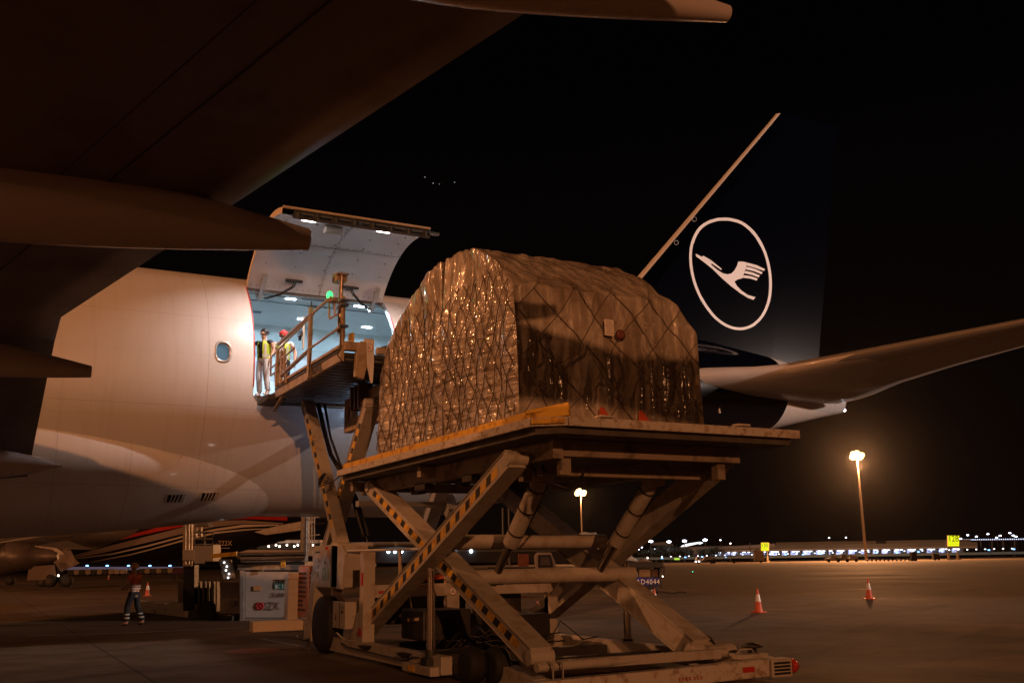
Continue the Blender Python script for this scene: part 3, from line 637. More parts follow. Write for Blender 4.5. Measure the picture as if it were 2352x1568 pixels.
# big scissor under the main platform
arm(V(0, 8.15, 0.36), V(0, 14.35, 3.02), 0.24, 6.28, 6.52, n=16, w=.12)
arm(V(0, 8.0, 3.10), V(0, 14.35, 0.42), 0.24, 6.56, 6.86, n=16, w=.12)
arm(V(0, 8.0, 0.36), V(0, 14.1, 3.05), 0.34, 9.90, 10.15, haz=False, n=26)
arm(V(0, 7.9, 3.02), V(0, 13.9, 0.30), 0.36, 9.55, 9.84, haz=False, n=26)
for (y_, z_, r_) in ((11.1, 1.98, 0.12), (11.95, 1.42, 0.12)):
    b = MB(); b.tube((6.6, -y_, z_), (9.9, -y_, z_), r_, n=20); b.build('cross_tube', WHITE, LD)
for X_, top_, bot_ in ((7.30, (13.45, 2.86), (11.9, 1.40)), (9.2, (13.62, 2.86), (11.9, 1.40))):
    b = MB(); T_ = V(X_, *top_); B_ = V(X_, *bot_); M_ = T_.lerp(B_, 0.64); b.tube(T_, M_, 0.125, n=20); b.tube(T_ + Vector((-.16, 0, 0)), T_ + Vector((.16, 0, 0)), 0.1, n=14)
    o = b.build('hydraulic_cylinder', WHITE, LD)
    b = MB(); b.tube(M_, B_, 0.07, n=16); b.tube(B_ + Vector((-.12, 0, 0)), B_ + Vector((.12, 0, 0)), 0.11, n=14); b.build('piston_rod', mat('oily_rod', (0.3, 0.28, 0.26), 0.2, metal=0.9), o)
    b = MB()
    for t_ in (0.1, 0.3, 0.52): 
        c_ = T_.lerp(B_, t_); d_ = (B_ - T_).normalized(); b.lathe(c_, d_, [(-.012, 0.128), (-.01, 0.136), (.01, 0.136), (.012, 0.128)], 18)
    b.path([T_ + Vector((0.14, -0.02, 0)), T_.lerp(B_, .2) + Vector((.17, 0, -.04)), T_.lerp(B_, .55) + Vector((.15, 0, 0)), M_ + Vector((.14, 0, 0))], 0.016, 6)
    b.build('hose', BLK, o)
# main platform
PZ = 3.44
pf = MB()
poly = [(6.15, 15.25), (6.5, 15.52), (10.42, 15.52), (10.42, 7.4), (6.15, 7.4)]
pf.prism([V(x, y_, PZ - 0.20) for x, y_ in [(6.24, 15.2), (6.5, 15.44), (10.34, 15.44), (10.34, 7.45), (6.24, 7.45)]], (0, 0, 0.16))
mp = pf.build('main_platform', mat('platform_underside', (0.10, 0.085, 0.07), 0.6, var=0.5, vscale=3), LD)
r_ = MB(); r_.beam(V(6.17, 7.4, PZ - 0.05), V(6.17, 15.22, PZ - 0.05), 0.07, 0.115); o = r_.build('side_rail', WHITE2, mp, 0.006)
r_ = MB(); r_.beam(V(6.55, 15.5, PZ - 0.05), V(10.46, 15.5, PZ - 0.05), 0.07, 0.12); r_.build('side_rail', WHITE2, mp, 0.006)
r_ = MB(); r_.beam(V(10.43, 7.4, PZ - 0.05), V(10.43, 15.46, PZ - 0.05), 0.07, 0.12); r_.build('side_rail', WHITE2, mp, 0.006)
r_ = MB(); r_.beam(V(6.17, 15.22, PZ - 0.05), V(6.55, 15.5, PZ - 0.05), 0.07, 0.115); r_.cur = 1; r_.beam(V(6.155, 15.25, PZ - 0.045), V(6.50, 15.51, PZ - 0.045), 0.07, 0.07); r_.build('corner_rail', [WHITE2, YELL], mp, 0.005)
g_ = MB(); a_ = V(6.27, 7.4, PZ + 0.07); b_ = V(6.27, 14.9, PZ + 0.07); g_.beam(a_, b_, 0.05, 0.12); g_.beam(b_, V(6.63, 15.42, PZ + 0.11), 0.05, 0.14); g_.beam(V(6.25, 14.95, PZ + .12), V(6.63, 15.4, PZ + .19), 0.02, 0.05)
g_.build('pallet_guide', YELL, mp, 0.006)
t_ = MB()
for x in (7.15, 9.45): t_.box(V(x, 15.44, PZ + 0.045), (0.22, 0.14, 0.03))
t_.build('end_stop', WHITE2, mp, 0.004)
u_ = MB()   # frame under the deck
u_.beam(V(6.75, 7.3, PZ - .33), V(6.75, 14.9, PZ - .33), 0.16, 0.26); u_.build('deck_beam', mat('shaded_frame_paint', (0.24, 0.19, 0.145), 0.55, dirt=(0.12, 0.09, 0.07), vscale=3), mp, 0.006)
DB = MATS['shaded_frame_paint']  # shade under the deck is put into this darker frame colour
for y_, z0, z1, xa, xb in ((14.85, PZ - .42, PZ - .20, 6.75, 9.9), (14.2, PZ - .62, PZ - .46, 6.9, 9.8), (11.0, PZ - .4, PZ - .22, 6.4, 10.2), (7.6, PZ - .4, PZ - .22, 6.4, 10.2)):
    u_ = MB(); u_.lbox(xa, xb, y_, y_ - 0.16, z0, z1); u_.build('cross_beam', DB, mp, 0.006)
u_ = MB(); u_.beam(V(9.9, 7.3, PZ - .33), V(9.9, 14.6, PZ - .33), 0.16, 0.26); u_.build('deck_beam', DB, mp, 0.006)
u_ = MB()
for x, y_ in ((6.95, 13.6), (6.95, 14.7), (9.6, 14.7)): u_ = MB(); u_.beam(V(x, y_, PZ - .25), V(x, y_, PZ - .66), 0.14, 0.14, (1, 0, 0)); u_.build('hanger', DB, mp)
u_ = MB(); random.seed(3)
for k in range(5):
    y_ = 8.3 + k * 1.2; u_.path([V(6.5 + random.random(), y_, PZ - .24), V(6.6 + random.random(), y_ + .4, PZ - .42 - .1 * random.random()), V(6.9, y_ + .9, PZ - .3), V(7.2, y_ + 1.3, PZ - .4)], 0.02, 6)
u_.path([V(6.9, 14.2, PZ - .5), V(6.85, 14.5, PZ - .75), V(7.1, 14.6, PZ - .85), V(7.5, 14.3, PZ - .6)], 0.02, 6)
u_.build('hydraulic_hose', BLK, mp)
for k in range(6):
    u_ = MB(); u_.box(V(6.75 + 0.3 * (k % 2), 8.4 + k * .95, PZ - .5), (0.16, 0.25 + .1 * (k % 3), 0.13)); u_.build('valve_block', STEEL, mp, 0.01)
# lower chassis
c_ = MB(); c_.beam(V(6.2, 7.15, 0.19), V(6.2, 12.5, 0.19), 0.18, 0.26); ch = c_.build('chassis_beam', WHITE, LD, 0.012)
d_ = MB(); d_.path([V(6.10, 8.0, 0.24), V(6.06, 8.4, 0.2), V(6.06, 11.2, 0.17), V(6.07, 11.5, 0.25), V(6.1, 11.7, .25)], 0.014, 6); d_.build('brake_pipe', STEEL, ch)
for y_ in (9.4, 11.2):
    d_ = MB(); d_.add([V(6.10, y_ - .18, .29), V(6.10, y_ + .22, .29), V(6.10, y_ + .08, .22), V(6.02, y_ + .02, .21), V(5.98, y_ - .2, .28)], [(0, 1, 4), (1, 2, 3, 4), (0, 4, 3, 2)]); d_.build('step_cutout', BLK, ch)
d_ = MB(); d_.path([V(6.13, 7.9, .30), V(6.02, 7.92, .42), V(6.02, 8.02, .42), V(6.13, 8.05, .3)], 0.012, 6); d_.build('grab_loop', WHITE, ch)
c_ = MB(); c_.beam(V(9.98, 7.2, 0.17), V(9.98, 15.1, 0.17), 0.2, 0.25); c_.tube(V(9.7, 14.05, .28), V(10.2, 14.05, .28), .12, n=14); c_.build('chassis_beam', WHITE, LD, 0.012)
c_ = MB(); c_.beam(V(5.95, 15.42, 0.14), V(9.62, 15.42, 0.2), 0.16, 0.22); rb = c_.build('rear_beam', WHITE2, LD, 0.01)
c_ = MB(); c_.box(V(9.82, 15.42, 0.19), (0.36, 0.2, 0.24)); c_.build('rear_light_box', WHITE, rb, 0.01)
c_ = MB()
for k in range(4): c_.box(V(9.82, 15.525, 0.12 + k * .045), (0.28, 0.012, 0.028))
c_.build('grille', BLK, rb)
c_ = MB(); c_.lathe(V(10.0, 15.46, 0.2), (1, 0, 0), [(0, .10), (.06, .1), (.11, .08), (.13, .03)], 16); c_.build('rear_lamp', mat('red_lens', (0.5, 0.04, 0.02), 0.25, coat=0.6), rb)
c_ = MB(); c_.box(V(9.25, 15.505, .2), (0.2, 0.01, 0.07)); c_.build('reflector', RED, rb)
for k in range(7):
    c_ = MB(); x = 8.1 + k * .055 + (0.02 if k > 3 else 0); c_.box(V(x, 15.51, .165), (0.035, 0.006, 0.008)); c_.box(V(x, 15.51, .15), (0.008, 0.006, 0.04)); c_.box(V(x + .012, 15.51, .14), (0.02, 0.006, 0.008)); c_.build('warning_text', RED, rb)
c_ = MB(); c_.tube(V(6.6, 14.45, .30), V(9.9, 14.25, .3), .065, n=12); c_.box(V(8.2, 14.36, .3), (3.0, .10, .13)); c_.build('tie_beam', WHITE, LD, 0.01)
for (xa, ya, xb, yb, z_) in ((6.3, 8.9, 9.9, 8.9, .2), (6.3, 11.0, 9.9, 11.0, .14), (6.3, 12.6, 9.9, 12.6, .14)):
    c_ = MB(); c_.beam(V(xa, ya, z_), V(xb, yb, z_), 0.2, 0.16); c_.build('cross_member', STEEL, LD, 0.01)
c_ = MB(); c_.lbox(5.98, 6.42, 11.3, 12.4, 0.04, 0.17); c_.cur = 1; c_.lbox(5.97, 5.99, 11.55, 11.8, .06, .15); c_.build('outrigger_pad', [WHITE, YELL], LD, 0.01)
def jack(X_, y_, z0, z1, name='outrigger_jack'):
    b = MB(); b.box(V(X_, y_, z0 - .02), (0.24, .24, .16)); b.tube(V(X_, y_, z0 + .03), V(X_, y_, z0 + .18), 0.085, n=18); o = b.build(name, STEEL, LD, 0.008)
    b = MB(); L_ = z1 - z0 - .18
    for i, r in enumerate((0.066, 0.058, 0.05)): b.tube(V(X_, y_, z0 + .18 + L_ * i / 3), V(X_, y_, z0 + .18 + L_ * (i + 1) / 3), r, n=20)
    b.build('telescopic_rod', CHROME, o); return o
jack(6.12, 12.1, 0.22, 1.58); jack(10.05, 11.5, 0.15, 1.62)
def wheel(X_, y_, r, w, parent=LD, ax=(1, 0, 0), hub=WHITE, name='wheel'):
    a = Vector(ax).normalized(); c = V(X_, y_, r)
    b = MB(); b.lathe(c - a * w / 2, a, [(0, r * .62), (0, r * .9), (w * .12, r * .98), (w * .3, r), (w * .7, r), (w * .88, r * .98), (w, r * .9), (w, r * .62)], 36); o = b.build(name, RUB, parent)
    b = MB(); b.lathe(c - a * w * .47, a, [(0, r * .6), (.01, r * .6), (.03, r * .5), (w * .3, r * .45), (w * .3, r * .18), (.02, r * .16), (.0, r * .1)], 28); b.build('rim', hub, o); return o
wheel(6.15, 7.0, 0.53, 0.34); wheel(9.9, 7.0, 0.53, 0.34)
BR = mat('brake_dust_hub', (0.05, 0.04, 0.035), 0.6)
wheel(6.32, 13.1, 0.24, 0.24, hub=BR); wheel(6.62, 13.28, 0.24, 0.24, hub=BR); wheel(10.3, 13.2, 0.24, 0.24, hub=BR)
# deck plate left rear with handle loops
c_ = MB(); c_.prism([at(u, v, X=6.6) for u, v in ((1150, 1528), (1225, 1560), (1225, 1600), (1140, 1600))], (0.25, 0, 0)); c_.build('corner_bracket', WHITE, LD, 0.006)
for x in (6.75, 6.9):
    c_ = MB(); c_.path([V(x, 14.62, .06), V(x, 14.62, .31), V(x, 14.58, .35), V(x, 14.46, .35)], 0.014, 8); c_.build('grab_loop', GREY, LD)
b = MB(); b.lathe(V(9.98, 14.75, .3), (0, 0, 1), [(0, .07), (.1, .06), (.1, .14), (.12, .16), (.15, .1), (.17, .03)], 16); b.build('filler_cap', STEEL, LD)
b = MB(); b.path([V(9.5, 14.9, .3), V(9.6, 14.95, .4), V(9.8, 14.95, .4), V(9.9, 14.9, .3)], 0.012, 6); b.box(V(9.6, 15.15, .33), (.5, .16, .06)); b.build('rear_fitting', WHITE, LD)
# vertical posts, horizontal frame and cabinets at the front
c_ = MB(); c_.lbox(6.12, 6.34, 8.88, 9.08, 0.30, 1.86); c_.lbox(6.30, 6.42, 8.86, 8.92, 1.60, 1.66)
c_.prism([V(6.14, 8.88, .30), V(6.14, 8.35, .30), V(6.14, 8.62, .68), V(6.14, 8.88, .95)], (0.05, 0, 0))
pst = c_.build('frame_post', WHITE, LD, 0.01)
c_ = MB(); c_.lbox(6.10, 6.122, 8.98, 9.07, 1.28, 1.50); c_.build('reflector', RED, pst)
c_ = MB(); c_.prism([V(6.116, 8.95 + .1 * cos(a) * 1, .42 + .13 * sin(a)) for a in [pi * k / 8 for k in range(9)]], (-0.01, 0, 0)); c_.build('rear_reflector', RED, pst)
c_ = MB(); c_.lbox(6.34, 10.1, 8.86, 9.04, 1.06, 1.28); fb_ = c_.build('frame_beam', WHITE, LD, 0.01)
c_ = MB(); c_.lbox(6.42, 6.62, 9.03, 9.05, 1.13, 1.18); c_.build('reflector', RED, fb_)
c_ = MB(); c_.lbox(9.9, 10.1, 8.88, 9.04, .3, 1.06); c_.build('frame_post', WHITE, LD, 0.01); c_ = MB(); c_.lbox(7.75, 8.0, 8.9, 9.06, .25, 1.06); c_.prism([V(7.75, 9.0, 1.06), V(7.45, 9.0, 1.06), V(7.6, 9.0, 1.2), V(7.8, 9.0, 1.28), V(8.15, 9.0, 1.2), V(8.1, 9.0, 1.06)], (0, -.06, 0)); c_.build('frame_post', WHITE, LD, 0.01)
def nosign(parent, c, r_, nrm, right):
    nrm = Vector(nrm).normalized(); right = Vector(right).normalized(); up = nrm.cross(right); up = up if up.z > 0 else -up; c = Vector(c)
    b = MB(); n = 22
    b.add([c + nrm * .004 + (right * cos(a) + up * sin(a)) * r_ for a in [2 * pi * k / n for k in range(n)]], [tuple(range(n))])
    b.cur = 1; b.add([c + nrm * .006 + (right * cos(a) + up * sin(a)) * r_ for a in [2 * pi * k / n for k in range(n)]] + [c + nrm * .006 + (right * cos(a) + up * sin(a)) * r_ * .86 for a in [2 * pi * k / n for k in range(n)]], [(i, (i + 1) % n, n + (i + 1) % n, n + i) for i in range(n)])
    b.cur = 2
    for row, cnt, w_ in ((.33, 2, .2), (0, 4, .2), (-.33, 4, .2)):
        for k in range(cnt):
            q = c + nrm * .006 + up * (row * r_) + right * ((k - (cnt - 1) / 2) * .26 * r_); b.add([q + right * a * r_ * .1 + up * e * r_ * .1 for a, e in ((-1, -1), (1, -1), (.8, 1), (-1, .6))], [(0, 1, 2, 3)])
    return b.build('warning_sign', [mat('sign_white', (0.75, 0.7, 0.66), 0.5), mat('sign_dark_red', (0.22, 0.02, 0.02), 0.5), BLK], parent)
nosign(fb_, V(7.86, 9.07, 1.14), .075, (0, -1, 0.0), (1, 0, 0))
c_ = MB(); c_.lbox(6.02, 6.75, 6.30, 7.55, 1.22, 2.02); c_.prism([V(6.02, 7.551, 1.22), V(6.02, 8.15, 1.20), V(6.02, 8.35, 1.85), V(6.02, 8.1, 1.98), V(6.02, 7.551, 2.02)], (0.06, 0, 0)); c_.lbox(6.02, 6.08, 7.55, 7.9, 1.22, 2.02)
cab = c_.build('control_cabinet', WHITE, LD, 0.012)
lb = MB(); lb.lbox(6.008, 6.018, 7.53, 7.545, 1.24, 2.0); lb.build('door_gap', BLK, cab)
for (ya, yb, za, zb, mm) in ((6.45, 6.75, 1.70, 1.78, GREY), (6.45, 6.75, 1.57, 1.65, GREY), (6.45, 6.75, 1.42, 1.52, mat('label_green', (0.25, 0.3, 0.22), 0.6)), (7.0, 7.4, 1.35, 1.60, mat('map_label', (0.30, 0.36, 0.2), 0.5, var=0.6, vscale=9)), (7.25, 7.42, 1.76, 1.94, mat('orange_label', (0.5, 0.25, 0.1), 0.5)), (6.5, 6.8, 1.88, 1.91, BLK)):
    lb = MB(); lb.lbox(6.010, 6.018, ya, yb, za, zb); lb.build('label_plate', mm, cab)
lb = MB(); lb.prism([V(6.017, 7.10, 1.66), V(6.017, 7.2, 1.66), V(6.017, 7.15, 1.75)], (-.006, 0, 0)); lb.build('warning_triangle', BLK, cab)
lb = MB(); lb.tube(V(6.02, 7.28, 1.965), V(5.99, 7.28, 1.965), .03, n=10); lb.build('stop_button', RED, cab); lb = MB(); lb.tube(V(6.02, 7.18, 1.965), V(6.0, 7.18, 1.965), .02, n=10); lb.build('stop_button', RED, cab)
c_ = MB(); c_.lbox(6.04, 6.6, 7.62, 8.35, .50, .98); lc = c_.build('battery_box', WHITE, LD, 0.012)
lb = MB(); lb.lbox(6.03, 6.042, 8.03, 8.045, .52, .96); lb.tube(V(6.05, 8.2, .88), V(6.03, 8.2, .88), .02, n=10); lb.tube(V(6.05, 8.2, .8), V(6.02, 8.2, .8), .028, n=10); lb.build('box_fitting', BLK, lc)
lb = MB(); lb.prism([V(6.038, 7.78, .64), V(6.038, 7.86, .64), V(6.038, 7.82, .76)], (-.006, 0, 0)); lb.build('warning_triangle', BLK, lc)
hs = MB()
for k in range(9): hs.path([V(6.1 + .02 * (k % 3), 7.45 + k * .05, 1.22), V(6.08 + .03 * (k % 2), 7.6 + k * .045, 1.1), V(6.12, 7.85 + k * .03, .98)], 0.016, 6)
hs.build('cable_bundle', mat('cable_brown', (0.10, 0.06, 0.04), 0.6), LD)
# front mudguard, perforated guard, radiator column, step beam
c_ = MB(); c_.prism([V(6.0, 6.62, 1.5), V(6.0, 6.30, 1.5), V(6.0, 6.05, .60), V(6.0, 6.4, .58)], (0.35, 0, 0)); c_.lbox(6.0, 6.4, 5.9, 6.4, .18, .58); c_.build('wheel_arch', WHITE, LD, 0.01)
gd = MB(); gd.cur = 0; gd.lbox(6.0, 6.52, 5.50, 5.53, .60, 1.64); gd.lbox(6.0, 6.03, 5.4, 6.1, .6, 1.62)
gdo = gd.build('perforated_guard', mat('rust_red_guard', (0.42, 0.16, 0.11), 0.55, dirt=(0.40, 0.33, 0.27), vscale=1.6), LD, 0.004)
for r_i in range(9):
    hb_ = MB()
    for k in range(6):
        if r_i in (6, 7) and k > 3: continue
        x = 6.06 + k * .075; z_ = 1.48 - r_i * .09; hb_.box(V(x, 5.54, z_), (0.035, 0.01, 0.05)); hb_.box(V(5.99, 5.5 + k * .09, z_), (0.01, 0.03, 0.045))
    hb_.build('guard_hole_row', BLK, gdo)
c_ = MB(); c_.lbox(5.80, 6.02, 5.1, 5.4, .55, 1.36); c_.lbox(5.78, 6.04, 5.08, 5.42, 1.36, 1.5)
c_.build('radiator_column', mat('ribbed_column', (0.5, 0.45, 0.4), 0.4, bump=0.8, bscale=4, stretch=(1, 1, 30)), LD, 0.01)
c_ = MB(); c_.lbox(5.05, 6.35, 5.30, 5.6, .35, .56); c_.lbox(6.1, 6.4, 5.3, 7.2, .38, .55); c_.build('front_step_beam', mat('cream_paint', (0.62, 0.52, 0.40), 0.45, var=0.2, vscale=3, bump=.1), LD, 0.015)
c_ = MB(); c_.tube(V(6.05, 6.1, .0), V(6.05, 6.1, .36), .035, n=12); c_.tube(V(6.05, 6.1, 0), V(6.05, 6.1, .03), .13, n=18); c_.path([V(5.9, 5.9, .3), V(5.8, 6.0, .24), V(5.9, 6.3, .2), V(6.1, 6.4, .25)], .02, 6); c_.build('support_foot', STEEL, LD)
# engine deck clutter
for (x, y_, z_, a, b, c, mm) in ((7.2, 9.8, .62, .9, 1.0, .5, STEEL), (8.6, 9.9, .55, 1.0, 1.2, .4, BLK), (9.2, 8.2, .9, .7, .8, .7, BLK), (7.3, 8.0, .8, .9, .8, .5, STEEL), (8.3, 7.3, 1.1, .9, .9, .7, BLK)):
    b_ = MB(); b_.box(V(x, y_, z_), (a, b, c)); b_.tube(V(x - a * .3, y_ + b * .5, z_), V(x - a * .3, y_ + b * .6, z_), c * .3, n=14); b_.build('engine_module', mm, LD, 0.03)
c_ = MB(); c_.prism([V(8.35, 9.9, .75), V(8.75, 9.9, .75), V(8.6, 9.9, 1.0), V(8.45, 9.9, 1.0)], (0, -.05, 0)); c_.build('hopper_plate', OCHRE, LD)
c_ = MB(); c_.beam(V(6.9, 9.2, 1.35), V(7.7, 9.3, 1.42), .05, .08); c_.beam(V(6.9, 9.2, 1.28), V(6.93, 9.2, 1.52), .08, .08, (1, 0, 0)); c_.beam(V(7.7, 9.3, 1.42), V(8.7, 9.3, 1.3), .05, .07); c_.build('red_lever', mat('red_lever_paint', (0.5, 0.08, 0.03), 0.5), LD, 0.006)
c_ = MB(); random.seed(12)
for k in range(14):
    x = 6.7 + random.random() * 2.6; y_ = 9.1 + random.random() * 2.8
    c_.path([V(x, y_, .32), V(x + .2, y_ + .2 * random.random(), .42 + .2 * random.random()), V(x + .5, y_ + .3 * random.random(), .30), V(x + .8, y_ + .3, .34)], 0.014, 5)
c_.build('hydraulic_hose', BLK, LD)
c_ = MB(); c_.beam(V(6.55, 10.1, .72), V(7.2, 10.1, .74), .03, .05); c_.build('small_step', OCHRE, LD); c_ = MB(); c_.path([V(6.95, 9.2, 1.1), V(7.0, 9.2, .85), V(6.9, 9.2, .8), V(6.85, 9.2, .87)], .012, 6); c_.build('tow_hook', OCHRE, LD)
c_ = MB(); c_.tube(V(6.2, 6.95, 2.03), V(9.8, 6.95, 2.03), .05, n=14); c_.tube(V(6.3, 7.6, 1.9), V(9.3, 9.4, 1.93), .025, n=8); c_.build('hand_rail', mat('bluish_tube', (0.55, 0.56, 0.58), 0.35, metal=.2, var=.2), LD)
c_ = MB(); c_.tube(V(6.55, 7.3, 1.2), V(6.55, 7.3, 2.0), .04, n=10); c_.tube(V(6.8, 9.1, 1.25), V(6.8, 9.1, 1.9), .03, n=10); c_.tube(V(7.7, 9.1, 1.25), V(7.7, 9.1, 1.9), .03, n=10); c_.build('rail_post', OCHRE, LD)
# bridge platform scissor
PA = (V(0, 4.35, 5.22), V(0, 7.0, 2.0)); PB = (V(0, 7.85, 4.75), V(0, 5.35, 2.0))
BLP = mat('blue_white_paint', (0.55, 0.56, 0.58), 0.4, var=0.2, vscale=4)
arm(PA[0], PA[1], 0.22, 6.3, 6.5, n=9, w=0.12, trim=.5, name='bridge_scissor_arm', m=WHITE)
arm(PB[0], PB[1], 0.22, 6.55, 6.8, n=9, w=0.12, trim=.5, name='bridge_scissor_arm', m=WHITE)
arm(PA[0], PA[1], 0.22, 8.95, 9.15, haz=False, name='bridge_scissor_arm', m=BLP)
arm(PB[0], PB[1], 0.22, 8.65, 8.9, haz=False, name='bridge_scissor_arm', m=BLP)
c_ = MB(); c_.beam(V(6.8, 6.1, 3.45), V(8.7, 6.1, 3.45), .12, .12); c_.beam(V(6.8, 6.7, 2.85), V(8.7, 6.7, 2.85), .2, .12); c_.build('cross_tube', BLP, LD, 0.01)
c_ = MB(); c_.path([V(6.6, 4.5, 5.2), V(6.62, 4.9, 4.6), V(6.66, 5.3, 4.0), V(6.9, 6.0, 3.2), V(7.0, 6.6, 2.2), V(7.0, 6.9, 1.5)], .05, 8); c_.path([V(6.75, 4.5, 5.2), V(6.75, 5.0, 4.4), V(6.8, 5.5, 3.8), V(7.0, 6.1, 3.0), V(7.1, 6.6, 2.2)], .03, 8)
for k in range(4): c_.path([V(6.3, 6.0 + .05 * k, 3.5), V(6.1, 6.3, 3.35 - .05 * k), V(6.3, 6.7, 3.3), V(6.5, 6.9, 3.5)], .012, 5)
c_.build('hydraulic_hose', BLK, LD)
# bridge platform
BZ = 5.52
c_ = MB(); c_.lbox(5.75, 9.3, 3.35, 8.85, BZ - .10, BZ - .02)
bp = c_.build('bridge_platform', STEEL, LD)
SL = mat('slat_steel', (0.15, 0.155, 0.16), 0.4, metal=.4, var=.3, vscale=4)
for k in range(17):
    c_ = MB(); y_ = 3.6 + k * .31; c_.lbox(5.8, 9.2, y_, y_ + .24, BZ - .16, BZ - .102); c_.build('deck_slat', SL, bp, 0.01)
c_ = MB(); c_.lbox(5.66, 5.74, 4.25, 8.9, BZ - .20, BZ + .12); c_.lbox(5.62, 5.66, 4.8, 8.85, BZ + .04, BZ + .10); sbm = c_.build('side_beam', OCHRE, bp, 0.008)
c_ = MB(); c_.lbox(5.645, 5.66, 4.3, 8.85, BZ - .025, BZ + .025); c_.build('beam_groove', BLK, sbm)
text('TREPEL', 0.19, BLK, sbm, V(5.645, 7.0, BZ - .175), (0, -1, 0), (0, 0, 1), ext=.002, bold=.003, fit=.85)
c_ = MB(); c_.lbox(9.3, 9.38, 3.5, 8.9, BZ - .2, BZ + .1); c_.build('side_beam', OCHRE, bp, 0.008)
c_ = MB(); c_.lbox(5.70, 9.2, 3.05, 4.0, BZ - .12, BZ - .02); c_.lbox(5.5, 5.9, 3.3, 4.3, BZ - .24, BZ - .12); c_.build('bridge_lip', STEEL, bp, 0.01)
c_ = MB(); c_.prism([V(5.7, 4.1, BZ - .4), V(5.7, 4.8, BZ - .2), V(5.7, 4.6, BZ - .2), V(5.7, 3.9, BZ - .45)], (.08, 0, 0)); c_.tube(V(6.3, 4.35, BZ - .3), V(9.1, 4.35, BZ - .3), .05, n=10); c_.build('lip_link', OCHRE, bp)
for k in range(6): 
    c_ = MB(); c_.box(V(6.9 + (k % 2) * .4, 6.3 + k * .12, BZ - .45), (.3, .09, .5)); c_.build('curtain_strip', mat('bronze_strip', (0.2, 0.13, 0.08), 0.4, metal=.4, var=.4), bp)
# rear (near) end of the bridge: cross frame with sign plate, rubber rollers, lower beam with cut-outs
c_ = MB(); c_.lbox(5.72, 6.05, 8.85, 9.02, BZ - .0, BZ + .16); c_.prism([V(5.98, 8.95, BZ + .16), V(6.1, 8.95, BZ + .16), V(6.12, 8.95, BZ - .3), V(6.06, 8.95, BZ - .55), V(5.9, 8.95, BZ - .5), V(5.92, 8.95, BZ)], (0, -.14, 0)); c_.build('end_bracket', OCHRE, bp, 0.01)
c_ = MB(); c_.box(V(6.16, 9.05, BZ - .02), (.20, .03, .50)); c_.prism([V(6.12, 9.04, BZ - .27), V(6.26, 9.04, BZ - .27), V(6.24, 9.04, BZ - .6), V(6.2, 9.04, BZ - .6)], (0, -.03, 0)); pl_ = c_.build('sign_plate', mat('plate_white', (0.72, 0.72, 0.74), 0.4), bp, 0.004)
nosign(pl_, V(6.16, 9.07, BZ + .06), .075, (-.5, -1, 0), (1, -.5, 0))
for x in (6.55, 6.95):
    c_ = MB(); c_.tube(V(x, 8.7, BZ + .10), V(x + .12, 9.0, BZ + .10), .085, n=16); c_.build('rubber_buffer', RUB, bp)
    c_ = MB(); c_.box(V(x - .07, 8.85, BZ + .06), (.2, .12, .14)); c_.build('buffer_mount', OCHRE, bp, 0.02)
c_ = MB(); c_.box(V(5.9, 8.8, BZ + .26), (.05, .22, .2)); c_.build('yellow_flag', YELL, bp, 0.006)
c_ = MB(); c_.lbox(6.9, 7.25, 8.55, 8.75, BZ - .55, BZ + .1); c_.prism([V(6.95, 8.6, BZ - .55), V(7.12, 8.6, BZ - .55), V(7.1, 8.6, BZ - .95), V(7.03, 8.6, BZ - .95)], (0, -.1, 0)); c_.build('end_column', mat('plate_white', (0, 0, 0)), bp, 0.01)
lower = MB(); Xl = 6.95
zt, zb = BZ - .32, BZ - 1.05
lower.lbox(Xl, Xl + .18, 5.3, 8.5, zt - .22, zt); lower.lbox(Xl, Xl + .18, 5.3, 8.5, zb, zb + .26)
for y_ in (5.3, 6.6, 7.55, 8.2): lower.lbox(Xl, Xl + .18, y_, y_ + .26, zb + .2, zt - .2)
lower.build('lower_beam', OCHRE, bp, 0.01)
for y_ in (5.6, 6.9, 7.85):
    c_ = MB(); c_.lbox(Xl + .03, Xl + .17, y_ + .02, y_ + .12, zb + .27, zt - .23); c_.build('cutout_edge', mat('plate_white', (0, 0, 0)), bp)
# railings of the bridge (left side) and operator mast
RL = mat('rail_paint', (0.52, 0.40, 0.28), 0.32, metal=.25, var=.25, vscale=5)
def rail(pts, r=.03, name='hand_rail', m=RL):
    b = MB(); b.path(pts, r, 10); return b.build(name, m, bp)
xr = 5.62
rail([at(640, 790, X=xr), at(720, 718, X=xr)], .042, m=mat('dark_rail', (0.25, 0.18, 0.14), 0.35, metal=.3)); rail([at(720, 718, X=xr), at(760, 683, X=xr)], .032)
DR = MATS['dark_rail']
rail([at(647, 862, X=xr), at(712, 802, X=xr)], .045, m=DR); rail([at(712, 800, X=xr), at(781, 751, X=xr)], .024)
rail([at(622, 822, X=xr), at(645, 862, X=xr)], .02) if 0 else None
rail([at(624, 818, X=xr), at(662, 780, X=xr), at(720, 722, X=xr)], .02)
rail([at(623, 862, X=xr), at(660, 832, X=xr)], .022, m=DR); rail([at(623, 845, X=xr), at(676, 800, X=xr)], .022, m=DR); rail([at(623, 820, X=xr), at(622, 862, X=xr)], .02, m=DR)
def post(u, v0, v1, w=.10, name='rail_post', X=xr, m=OCHRE):
    b = MB(); a = at(u, v0, X=X); c = at(u, v1, X=X); c = Vector((a.x, a.y, c.z)); b.beam(a, c, w, w * .7, (0, 1, 0)); return b.build(name, m, bp, .006)
post(714, 706, 866, .10); post(698, 728, 800, .06, X=6.6); post(638, 800, 885, .09); post(648, 805, 880, .08); post(654, 800, 848, .06); post(646, 810, 830, .05)
